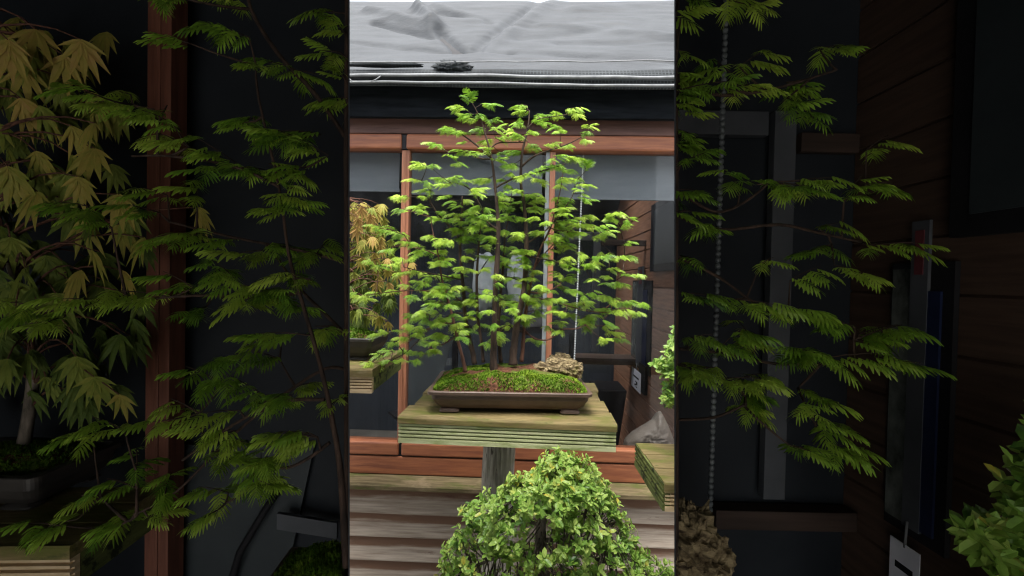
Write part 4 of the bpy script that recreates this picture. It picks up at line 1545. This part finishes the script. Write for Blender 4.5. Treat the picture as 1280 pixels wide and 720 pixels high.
def maple(T, fixed, fill, place, Y, size, unit, base, seed, clip=None, dull=0.0):
    r = random.Random(seed)
    leaves, twigs, trunk = MB(), MB(True), MB(True)
    top = place(418, 255, Y)
    tp = [base, base + V((.02, 0, (top.z - base.z) * .3)), base + (top - base) * .65 + V((-.02, .02, 0)), top]
    pth = smooth_path([(p, .014 - .0035 * i) for i, p in enumerate(tp)], 5)
    if clip:
        pth = [q for q in pth if clip(q[0])]
    trunk.tube([q[0] for q in pth], [q[1] for q in pth], 8, wob=.2)
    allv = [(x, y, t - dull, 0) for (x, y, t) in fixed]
    for (x0, x1, y0, y1, n) in fill:
        for _ in range(n):
            x, y = r.uniform(x0, x1), r.uniform(y0, y1)
            if x > 497 - abs(y - 345) * .18:
                continue
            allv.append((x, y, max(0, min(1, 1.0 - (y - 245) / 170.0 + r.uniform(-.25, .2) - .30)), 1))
    for (x, y, t, back) in allv:
        yy = Y + (r.uniform(-.06, .04) if not back else r.uniform(.0, .22))
        c = place(x, y, yy)
        if clip and not clip(c):
            continue
        sz = size * r.uniform(.8, 1.15)
        maple_leaf(leaves, c, sz, r.uniform(-.6, .6) + (PI if r.random() < .3 else 0), r.uniform(.75, 1.0), t, r, clip)
        # stalk back to the trunk
        j = min(range(len(pth)), key=lambda k: (pth[k][0] - c).length + max(0, pth[k][0].z - c.z - .02) * 2)
        a = pth[j][0]
        if not back or r.random() < .35:
            path = bez(a, (a + c) / 2 + UP * .05 * unit, c, 5)
            if clip:
                path = [q for q in path if clip(q)]
            if len(path) > 1:
                twigs.tube(path, [.0028 * unit ** .3 * (1 - .6 * q / (len(path) - 1)) for q in range(len(path))], 5)
    T.part('trunk', trunk, 'greybark')
    T.part('branches', twigs, 'redbark')
    T.part('leaves', leaves, 'maple')


MFIX = [(456,291,.85),(446,285,.95),(466,296,.85),(475.5,295,.8),(475.5,305,.85),(452,306,.75),(441,312,.7),(453,322,.75),(468.5,316,.8),(485,323,.8),(470,333,.75),(485,335,.7),(495,340,.7),(474,345,.75),(470,353,.8),(486,353,.9),
        (441,388,.35),(456,395,.4),(449,386,.3),(468,387,.5),(475,395,.6),(485,402,.8),(441,262,.95),(452,258,.95),(463,268,.95),(447,272,.9),(470,262,.95),(442,340,.5),(448,352,.4),(460,362,.4),(444,368,.35),(516,328,.85)]
mT = Thing('japanese_maple', 'bronze and green drooping maple on the stand at the left', 'maple', V((mp.x - .05, 2.0, zt_ + .02)))
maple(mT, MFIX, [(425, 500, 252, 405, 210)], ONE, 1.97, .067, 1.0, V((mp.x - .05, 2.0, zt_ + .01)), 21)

# ------------------------------------------------------------------ leafy bonsai in front
r = random.Random(17)
SY = 1.2
OUT = [(566,688,706),(575,676,722),(585,664,730),(598,640,742),(612,618,750),(625,576,757),(640,574,760),(652,592,768),(660,572,773),(675,560,785),(690,555,797),(704,550,815),(720,548,834),(745,546,838),(765,560,830),(790,580,800)]


def outline(y):
    for a, b in zip(OUT, OUT[1:]):
        if a[0] <= y <= b[0]:
            t = (y - a[0]) / (b[0] - a[0])
            return a[1] + (b[1] - a[1]) * t, a[2] + (b[2] - a[2]) * t
    return 600, 780


elmT = Thing('leafy_bonsai', 'small-leaved light green bonsai with a dome crown, nearest the camera', 'bonsai tree', P(672, 800, SY))
leaf, twig, trunk = MB(), MB(True), MB(True)
tl = [(674,800,20),(672,740,17),(664,712,16),(668,690,15),(669,660,14),(672,635,10),(682,605,6),(692,585,3)]
pth = smooth_path([(P(x + 7, y + 8, SY), .5 * w * SY / F) for x, y, w in tl], 4)
trunk.tube([q[0] for q in pth], [q[1] for q in pth], 12, wob=.3)
limbs = []
for (pts) in ([(668,690,7),(640,684,5),(612,690,4),(585,700,3)], [(669,668,6),(700,668,5),(735,690,4),(790,705,2.5)], [(671,650,5),(640,640,4),(605,640,3),(583,636,2)], [(672,640,5),(700,630,4),(735,640,3),(755,650,2)],
              [(666,712,6),(700,712,5),(750,715,4)], [(680,612,4),(650,610,3),(640,606,2)], [(668,700,5),(640,715,4),(600,722,3)]):
    yj = r.uniform(-.12, .12)
    p = smooth_path([(P(x + 7, y + 8, SY + yj * k / (len(pts) - 1)), .5 * w * SY / F) for k, (x, y, w) in enumerate(pts)], 3)
    twig.tube([q[0] for q in p], [q[1] for q in p], 7, wob=.2)
    limbs += [q[0] for q in p]
nodes = [q[0] for q in pth[8:]] + limbs
cl = 0
while cl < 1700:
    y = r.uniform(566, 780)
    a, b = outline(y)
    x = r.uniform(a, b)
    mid, hw = (a + b) / 2, (b - a) / 2
    e = min(1, abs(x - mid) / hw)
    ytop = 566 if abs(x - 697) < 20 else 566 + (abs(x - 697) - 20) * .85
    dmax = .20 * math.sqrt(max(.03, 1 - e * e)) * min(1, .35 + (y - 566) / 80)
    yy = SY + r.uniform(-dmax, dmax)
    # openings through the crown show trunk and limbs
    hole = ((x - 668) / 21) ** 2 + ((y - 664) / 27) ** 2 < 1 or ((x - 716) / 20) ** 2 + ((y - 664) / 7) ** 2 < 1 or ((x - 622) / 22) ** 2 + ((y - 708) / 11) ** 2 < 1 \
        or ((x - 690) / 20) ** 2 + ((y - 708) / 9) ** 2 < 1 or ((x - 632) / 16) ** 2 + ((y - 664) / 8) ** 2 < 1
    if hole and yy < SY + .09:
        continue
    if noise.noise(V((x * .028, y * .045, yy * 9))) < -.24:
        continue
    c = P(min(x + 7, 836), y + 8, yy)
    out = V((x - mid, 0, 0)).normalized() * .5 * e + UP * .8 + V((0, -.5 if yy < SY else .3, 0)) + V((r.uniform(-.5, .5), r.uniform(-.4, .4), r.uniform(-.5, .4)))
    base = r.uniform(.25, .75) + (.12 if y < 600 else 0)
    rosette(leaf, c, out, r.uniform(.0155, .023), r, r.choice((4, 5, 6, 7)), base)
    cl += 1
    if r.random() < .42:
        j = min(nodes, key=lambda p: (p - c).length)
        twig.tube(bez(j, (j + c) / 2 - UP * .01, c, 4), [.0022, .0019, .0016, .0013, .001], 5)
for _ in range(90):                      # young shoots standing out of the outline
    y = r.uniform(566, 740)
    a, b = outline(y)
    side = r.choice((-1, 1))
    x = a + r.uniform(0, 8) if side < 0 else b - r.uniform(0, 8)
    yy = SY + r.uniform(-.08, .08)
    c = P(min(x + 7, 836), y + 8, yy)
    d = V((side * r.uniform(.3, 1), r.uniform(-.3, .3), r.uniform(.3, 1.1))).normalized()
    ln = r.uniform(.012, .034)
    twig.tube([c - d * .03, c, c + d * ln], [.0014, .0011, .0008], 4)
    for k in range(3):
        rosette(leaf, c + d * (ln * (k + 1) / 3), d, r.uniform(.014, .022), r, 3, r.uniform(.45, .8))
elmT.part('trunk', trunk, 'greybark')
elmT.part('branches', twig, 'greybark')
elmT.part('foliage', leaf, 'elm')
eb = P(672, 800, SY)
pot('bonsai_pot', 'plain dark pot of the small-leaved bonsai, below the view', V((eb.x, SY, eb.z - .075)), 0, .2, .15, .07, .01, 'darkpot')
m = MB()
m.box(eb.x - .2, eb.x + .2, SY - .15, SY + .15, eb.z - .12, eb.z - .076)
m.box(eb.x - .06, eb.x + .06, SY - .06, SY + .06, 0, eb.z - .121)
single('bonsai_stand', m, 'postwood', 'weathered block stand under the small-leaved bonsai', 'stand')

# green shrub at the right edge


def shrub(name, label, pts, place, Y, leafL, seed, stem, clip=None, n=220, dep=.06):
    r = random.Random(seed)
    T = Thing(name, label, 'shrub', place(stem[0][0], stem[0][1], Y))
    leaf, twig = MB(), MB(True)
    sp = [place(x, y, Y) for x, y in stem]
    twig.tube(sp, [.006 - .0035 * i / (len(sp) - 1) for i in range(len(sp))], 6)
    for _ in range(n):
        (x, y, rx, ry) = r.choice(pts)
        a, q = r.uniform(0, 2 * PI), math.sqrt(r.random())
        c = place(x + rx * q * math.cos(a), y + ry * q * math.sin(a), Y + r.uniform(-dep, dep))
        if clip and not clip(c):
            continue
        lf = MB()
        rosette(lf, c, V((r.uniform(-.7, .3), -.4, r.uniform(.2, 1))), leafL * r.uniform(.8, 1.2), r, 5, r.uniform(.2, .7))
        if clip and not all(clip(p) for p in lf.v):
            continue
        o = len(leaf.v)
        leaf.v += lf.v
        leaf.f += [tuple(i + o for i in f) for f in lf.f]
        leaf.t += lf.t
        j = min(sp, key=lambda p: (p - c).length)
        if r.random() < .5:
            twig.tube(bez(j, (j + c) / 2, c, 3), [.0016, .0014, .0012, .001], 4)
    T.part('stem', twig, 'greybark')
    T.part('foliage', leaf, 'elm')
    return T


SHR = [(842,440,10,14),(840,462,14,12),(834,463,12,8),(842,485,12,14),(836,500,6,8),(850,430,12,22),(855,480,16,30),(825,457,6,4)]
shrub('leafy_shrub', 'fresh green small-leaved shrub on the low stand at the right', SHR, ONE, 1.62, .021, 31, [(866,563),(858,520),(850,470),(848,430)], n=230)

# ------------------------------------------------------------------ two added side bays that block daylight, with larger plants close to the camera
ZF = 1280 / 404.0


def Z(x, y):
    return (x - 438) * ZF, (y - 360) * ZF + 360


def BAY(x, y, Y):
    return P(*Z(x, y), Y)


XL_, XR_ = 437.2, 842.8
clipL = lambda p: p.y > .3 and proj(p)[0] < XL_ - 1.5
clipR = lambda p: p.y > .3 and proj(p)[0] > XR_ + 1.5
YB, YF, ROOF = 1.3, .45, 2.74


def edge_pt(px, Y, z, dx=0.0):
    """Point at height z and depth Y on the upright plane that bounds a bay."""
    py = 350 - (z - CAMZ) / Y * F
    for _ in range(4):
        p = P(px, py, Y)
        py -= (z - p.z) / Y * F
    p = P(px, py, Y)
    return V((p.x + dx, Y, z))


def bay(side, label):  # added enclosure: its walls and roof keep daylight off the side plants
    px = XL_ if side < 0 else XR_
    T = Thing('shade_bay', label, 'added shade bay', edge_pt(px, YB, 0) + V((side * .3, -.3, 0)))
    xo = -1.58 if side < 0 else .98
    s = side
    th = .0015 * s

    def sheet(e, ya, yb, t, z0=0.0, z1=ROOF):
        mm = MB()
        mm.hull8([edge_pt(px + e * s, Y, z, d) for z in (z0, z1) for Y in (ya, yb) for d in ((t * s, 0) if s < 0 else (0, t * s))])
        return mm
    T.part('partition_edge', sheet(0, YF, YF + .025, .0015), 'bayblack')
    T.part('partition', sheet(1.1, YF + .0255, YB + .02, .0007), 'bayblack')
    T.part('bounce_lining', sheet(.55, YF + .03, YB + .03, .0004, .01, ROOF - .01), 'bouncewall')  # added pale sheet, bounces light towards the middle
    m = MB()
    a0, a1 = edge_pt(px, YB, 0, th), edge_pt(px, YB, ROOF, th)
    xs2 = xo
    pts = []
    for z, e in ((0, a0), (ROOF, a1)):
        for y in (YB, YB + .02):
            ex = edge_pt(px, y, z, th).x
            ex2 = xs2 + s * .025
            pts += [V((min(ex, ex2), y, z)), V((max(ex, ex2), y, z))]
    m.hull8(pts)
    T.part('back_wall', m, 'bayblack')
    m = MB()
    c = []
    for z in (0.01, ROOF - .01):
        for y in (YB + .021, YB + .031):
            ex, ex2 = edge_pt(px + .6 * s, y, z).x, xo + s * .025
            c += [V((min(ex, ex2), y, z)), V((max(ex, ex2), y, z))]
    m.hull8(c)
    T.part('bounce_cladding', m, 'bouncewall')  # added pale back face, bounces light onto shed and bonsai
    m = MB()
    yf = YFRONT
    e0, e1 = edge_pt(px, YF, ROOF).x, edge_pt(px, YB, ROOF).x
    xo2 = xo + s * .03
    top = [(e0, YF), (e1, YB + .03), (xo2, YB + .03), (xo2, yf), (s * .002, yf), (s * .002, .25), (e0, .25)]  # added roof also spans the camera, out of view, to hold back sky light
    vs = [V((x, y, z)) for z in (ROOF + .003, ROOF + .04) for x, y in top]
    m.add(vs, [(6, 5, 4, 3, 2, 1, 0), (7, 8, 9, 10, 11, 12, 13)] + [(i, (i + 1) % 7, 7 + (i + 1) % 7, 7 + i) for i in range(7)])
    T.part('roof', m, 'roofdark', recalc=True)
    m = MB()
    if s < 0:
        m.box(xo2, xo - .002, yf, YB + .02, 0, ROOF)
        T.part('side_wall', m, 'bayblack')
    else:
        zz = 0.0
        while zz < ROOF - .05:
            m.extrude([(xo, zz), (xo, zz + .125), (xo + .006, zz + .132), (xo + .006, zz + .134), (xo + .03, zz + .134), (xo + .03, zz)], yf, YB - .003)
            zz += .134
        m.v = [V((p.y, p.x, p.z)) for p in m.v]
        T.part('side_wall', m, 'cladshade', recalc=True)
    m = MB()
    m.box(min(s * .002, xo), max(s * .002, xo), yf, yf + .02, DROP, ROOF)
    T.part('shade_board', m, 'bayblack')  # unseen board added to cut light from the front
    return T


YFRONT, DROP = -1.9, 1.9  # unseen roof reach and board drop that darken the bays
bay(-1, 'added black-walled roofed bay at the left, keeping daylight off the maple and redwood')
bay(1, 'added roofed bay at the right with a brown boarded side, keeping daylight off the redwood')

# ---- left bay
m = MB()
pc_ = P(208, 360, 1.22)
m.box(pc_.x - .0315, pc_.x + .0315, 1.19, 1.25, 0, ROOF - .002)
m.box(pc_.x - .004, pc_.x + .006, 1.186, 1.1895, 0.01, ROOF - .01)
single('wooden_post', m, 'postbay', 'tall red-brown square post standing in the shaded left bay', 'post', bevel=.004)
m = MB()
q = [BAY(*t) for t in ((509, 545, 1.26), (536, 545, 1.26), (509, 422, 1.28), (562, 422, 1.28))]
m.hull8([q[0], q[1], q[0] + V((0, .01, 0)), q[1] + V((0, .01, 0)), q[2], q[3], q[2] + V((0, .01, 0)), q[3] + V((0, .01, 0))])
single('panel', m, 'greysheet', 'grey sheet leaning in the shaded left bay behind the post', 'panel')
T = Thing('handrail', 'pale slanting bar on a dark bent bracket, low in the shaded left bay', 'handrail', BAY(556, 470, 1.25))
m = MB()
a, b = P(346, 652, 1.22), P(421, 664, 1.24)
h = V((0, 0, .022))
m.hull8([a - h, b - h, a - h + V((0, .012, 0)), b - h + V((0, .012, 0)), a + h, b + h, a + h + V((0, .012, 0)), b + h + V((0, .012, 0))])
T.part('bar', m, 'doorframe')
m = MB(True)
m.tube([P(350, 610, 1.27), P(330, 640, 1.24), P(300, 690, 1.24), P(285, 740, 1.25), P(282, 900, 1.26)], .010, 7)
T.part('bracket', m, 'black')
# stand, pot and maple
ZBL = 1.75 - .53
a, bk = G(87, 683, ZBL), G(206, 607, ZBL)
dep = min(bk.y - a.y, .3)
st4 = Thing('display_stand', 'shaded board stand at the lower left of the left bay, under the dark maple pot', 'stand', V((a.x, a.y, 0)), math.atan2(-(bk.x - a.x), dep))
for k in range(3):
    m = MB()
    w2 = dep / 3
    m.extrude([(k * w2 + .002, ZBL), (k * w2, ZBL - .005), (k * w2, ZBL - .026), ((k + 1) * w2 - .004, ZBL - .026), ((k + 1) * w2 - .004, ZBL - .004), ((k + 1) * w2 - .007, ZBL)], -.5, 0.003 * (k % 2))
    st4.part('deck_board', m, 'deck', local=True, recalc=True)
m = MB()
m.extrude(lip_profile(.004, ZBL - .027, .07), -.5, -.003)
st4.part('skirt_board', m, 'palewood', local=True, recalc=True)
m = MB()
m.box(-.024, -.004, .03, dep, ZBL - .09, ZBL - .027)
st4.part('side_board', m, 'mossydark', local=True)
m = MB()
m.box(-.30, -.20, .08, .18, 0, ZBL - .03)
st4.part('post', m, 'postwood', local=True)
px_ = P(97, 600, 1.04).x
potB = pot('maple_pot', 'dark low pot of the shaded maple in the left bay', V((px_ - .17, 1.06, ZBL + .0005)), 0.0, .17, .12, .075, .012, 'darkpot', .03)
ztb = ZBL + .087
m2 = MB(True)
m2.blob((px_ - .17, 1.06, ztb - .02), (.15, .10, .04), 24, 10, .1, 3, 1)
single('soil', m2, 'soil', 'soil in the dark maple pot of the shaded left bay', 'soil', kind='stuff')
r = random.Random(8)
m = MB()
for _ in range(1800):
    an, q = r.uniform(0, 2 * PI), math.sqrt(r.random())
    blades(m, V((px_ - .17 + .15 * q * math.cos(an), 1.06 + .10 * q * math.sin(an), ztb - .02 + .04 * math.sqrt(max(0, 1 - q * q * .97)))), r, .008, .45, 3)
single('moss', m, 'moss', 'moss in the dark maple pot of the shaded left bay', 'moss', kind='stuff')
mB = Thing('japanese_maple', 'drooping maple in the shade at the far left, leaves largest in view', 'maple', V((px_ - .17, 1.08, ztb + .01)))
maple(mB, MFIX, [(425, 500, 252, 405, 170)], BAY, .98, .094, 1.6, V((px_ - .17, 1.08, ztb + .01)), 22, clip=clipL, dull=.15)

# planter fitted against the partition
zr = 1.185
fa, ba = G(301, 769, zr), G(364, 683, zr)
T = Thing('planter', 'brown planter corner with moss, low against the bright bay in the left shade', 'planter', V(((fa.x + edge_pt(XL_, fa.y, zr).x) / 2, fa.y, 0)))


def trap(z0, z1, i0, i1):
    m = MB()
    c = []
    for z, ins in ((z0, i0), (z1, i1)):
        c += [V((fa.x + ins, fa.y + ins, z)), edge_pt(XL_, fa.y + ins, z, -.004 - max(0, ins) * .3), V((ba.x + ins, ba.y - ins, z)), edge_pt(XL_, ba.y - ins, z, -.004 - max(0, ins) * .3)]
    m.hull8(c)
    return m


T.part('body', trap(zr - .07, zr - .014, .025, .012), 'pot')
T.part('rim', trap(zr - .0135, zr, .001, 0), 'pot', bevel=.003)
T.part('plinth', trap(0, zr - .0705, .02, .02), 'black')
m = MB()
r = random.Random(9)
for _ in range(5200):
    ty = r.random()
    y = fa.y + .014 + (ba.y - fa.y - .028) * ty
    xl = fa.x + (ba.x - fa.x) * ty + .014
    xr = edge_pt(XL_, y, zr).x - .014
    tx = r.random()
    x = xl + (xr - xl) * tx
    h = .045 * min(1, tx * 1.6) * min(1, (1 - abs(2 * ty - 1)) * 2.2)
    blades(m, V((x, y, zr + h * (.85 + .3 * noise.noise(V((x * 30, y * 30, 1)))))), r, .006, .5 + .4 * noise.noise(V((x * 25, y * 25, 6))), 2)
single('moss', m, 'moss', 'moss mound in the brown planter corner of the shaded left bay', 'moss', kind='stuff')

PL = [p for p in PADS if p[0] < 574 and 236 < p[1] < 478]
cx_ = lambda x: min(x, 574.6)
TL = [
 ([[(574.5,470,4.4),(573,440,4),(570.5,420,3.2),(565,393,2.6),(557,365,2.2),(552,347,2),(548,320,1.5),(540,285,1.5),(539,272,1)],
   [(568,421,1.4),(560,427,1.3),(551,431,1.2),(541,430,1.1),(535,440,.9),(527,445,.7)], [(566,404,1.5),(548,405,1.4),(530,414,1.2),(510,428,1)],
   [(556,362,1.4),(540,364,1.3),(515,363,1.1),(480,366,.9),(455,370,.7)], [(548,320,1.3),(530,312,1.1),(505,308,1),(490,308,.7)]], .80,
  'redwood with a thin leaning trunk in the shaded left bay'),
 ([[(574.9,478,3),(574.8,440,3),(574.7,400,3),(574.7,350,3),(574.6,307,2.8),(574.7,270,2.4),(574.8,238,2)],
   [(574,300,1.8),(562,283,1.7),(548,268,1.6),(537,250,1.4),(535,236,1)], [(574,378,1.4),(566,370,1.3),(556,360,1.2),(545,345,.8)],
   [(574,392,1.4),(566,392,1.3),(550,402,1.2),(530,418,1.1),(508,440,.9),(492,449,.7)], [(574,350,1.3),(560,346,1.2),(530,340,1.1),(505,334,.8)]], .88,
  'redwood with an upright trunk pressed against the bright bay in the left shade'),
]
things = []
for (ln, Y, lab) in TL:
    things.append((Thing('redwood_tree', lab, 'tree', BAY(ln[0][0][0], ln[0][0][1], Y), group='redwoods in the shaded side bays'), 'bark'))
grow(things, PL, BAY, ZF, [(ln, Y) for ln, Y, _ in TL], clip=clipL, hi=True, ndl=7, seed=5, flen=(6.8, 9.6), spread=.07)

# ---- right bay
PR = [p for p in PADS if p[0] > 702 and 236 < p[1] < 478]
TR = [
 ([[(705.0,478,2.2),(705.0,420,2.2),(705.0,360,2),(705,300,1.8),(705,240,1.5)],
   [(706,332,1.3),(722,337,1.3),(745,335,1.3),(760,338,1.1),(778,342,.8)], [(706,348,1.3),(722,356,1.2),(736,366,1),(750,372,.7)], [(706,322,1.2),(720,330,1.2),(732,326,1),(742,318,.8)],
   [(706,412,1.2),(720,411,1.1),(732,406,.8)], [(706,282,1.4),(725,284,1.2),(745,281,1.1),(768,274,.8)], [(706,384,1.3),(725,386,1.2),(745,390,1.1),(775,390,.8)]], .82,
  'redwood limbs reaching right across the shaded right-hand bay'),
]
things = []
for (ln, Y, lab) in TR:
    things.append((Thing('redwood_tree', lab, 'tree', BAY(ln[0][0][0], ln[0][0][1], Y), group='redwoods in the shaded side bays'), 'bark'))
grow(things, PR, BAY, ZF, [(ln, Y) for ln, Y, _ in TR], clip=clipR, hi=True, ndl=7, seed=6, flen=(6.8, 9.6), spread=.07)

m = MB(True)
a, b = P(915, -230, 1.12), P(886, 690, 1.12)
nb = 120
for i in range(nb):
    m.blob(a + (b - a) * (i / (nb - 1)), (.0072, .0072, .0082), 8, 6)
m.tube([a, b], .0022, 5)
single('bead_chain', m, 'steel', 'white bead chain in the right bay, its shade put in as grey', 'chain')  # grey instead of white puts the shade into the colour


def bbox(rects, mat, name, label, cat):
    m = MB()
    for (x0, y0, x1, y1, Y, d) in rects:
        xa, xb = P(x0, (y0 + y1) / 2, Y).x, P(x1, (y0 + y1) / 2, Y).x
        m.box(xa, xb, Y, Y + d, P((x0 + x1) / 2, y1, Y).z, P((x0 + x1) / 2, y0, Y).z)
    return single(name, m, mat, label, cat, bevel=.002)


bbox([(962, 138, 989, 625, 1.25, .03), (848, 138, 961.8, 168, 1.25, .03)], 'doorframe', 'door_frame', 'pale grey door frame against the back of the shaded right bay', 'door frame')
bbox([(1002, 166, 1075, 190, 1.27, .025)], 'darkledge', 'shelf_board', 'short brown board high on the back of the shaded right bay', 'shelf')
bbox([(895, 640, 1072, 664, 1.24, .05)], 'darkledge', 'shelf_board', 'long low brown board at the back of the shaded right bay', 'shelf')
inside('shelf_board', [((752, 300, 815, 307), 1.32, 0.05)], 'darkledge', 'short brown shelf board inside the shed beside the pale door frame', 'shelf')


def bw_(px, py, off=0.0):
    d = ray(px, py)
    return EYE + d * ((.98 - off) / d.x)


banner(bw_, lambda p: V(p), .98, (1117, 1144, 1166, 1182, 1196), (335, 648, 279, 500), 'tall dark-framed mirror with white and blue strips on the side of the shaded right bay')
tag(bw_, lambda p: V(p), .98, (1128, 1167), (669, 750), 'large white card tag in shade at the bottom of the right bay')
T = Thing('wall_window', 'black-framed dull window high on the boards of the shaded right bay', 'window', bw_(1240, 290))
m = MB()
ya, yb = bw_(1204, 200).y, bw_(1340, 200).y
za, zb = bw_(1260, 292).z, bw_(1260, -40).z
m.box(.955, .979, yb, ya, za, zb)
T.part('frame', m, 'black')
m = MB()
m.box(.951, .9545, yb + .02, ya - .045, za + .045, zb - .04)
T.part('pane', m, 'greysheet')
# rock on its plinth
m = MB()
rc = P(868, 700, .86)
for (dx, dy, dz, a, b, c, sd) in ((-.02, .0, .03, .055, .05, .075, 1), (.022, -.01, -.01, .045, .05, .065, 2), (.0, .0, -.07, .075, .07, .05, 3)):
    m.blob(rc + V((dx, dy, dz)), (a, b, c), 56, 40, .42, 3.4, sd * 2.3, fn=lambda p: V((p.x, p.y, p.z + .005 * math.sin(p.z * 300 + p.x * 50))))
for i, p in enumerate(m.v):
    if proj(p)[0] < XR_ + 1.2:
        m.v[i] = V((edge_pt(XR_ + 1.2, p.y, p.z).x, p.y, p.z))
single('rock', m, 'rock', 'rugged tan rock in shade at the lower left of the right bay', 'rock')
m = MB()
c = [edge_pt(XR_, .80, 0, .005), V((.46, .80, 0)), edge_pt(XR_, .94, 0, .005), V((.46, .94, 0)),
     edge_pt(XR_, .80, rc.z - .1, .005), V((.46, .80, rc.z - .1)), edge_pt(XR_, .94, rc.z - .1, .005), V((.46, .94, rc.z - .1))]
m.hull8(c)
single('plinth', m, 'black', 'black plinth under the shaded rock, mostly below the view', 'plinth')
shrub('leafy_shrub', 'small-leaved shrub at the lower right corner in the shade', SHR, BAY, .72, .030, 32, [(862, 520), (856, 495), (850, 470), (846, 440)], n=240, dep=.05)
m = MB()
sb = BAY(862, 520, .72)
m.box(sb.x - .1, .97, .62, .82, 0, sb.z + .002)
single('plinth', m, 'black', 'black plinth under the shaded shrub at the lower right corner', 'plinth')
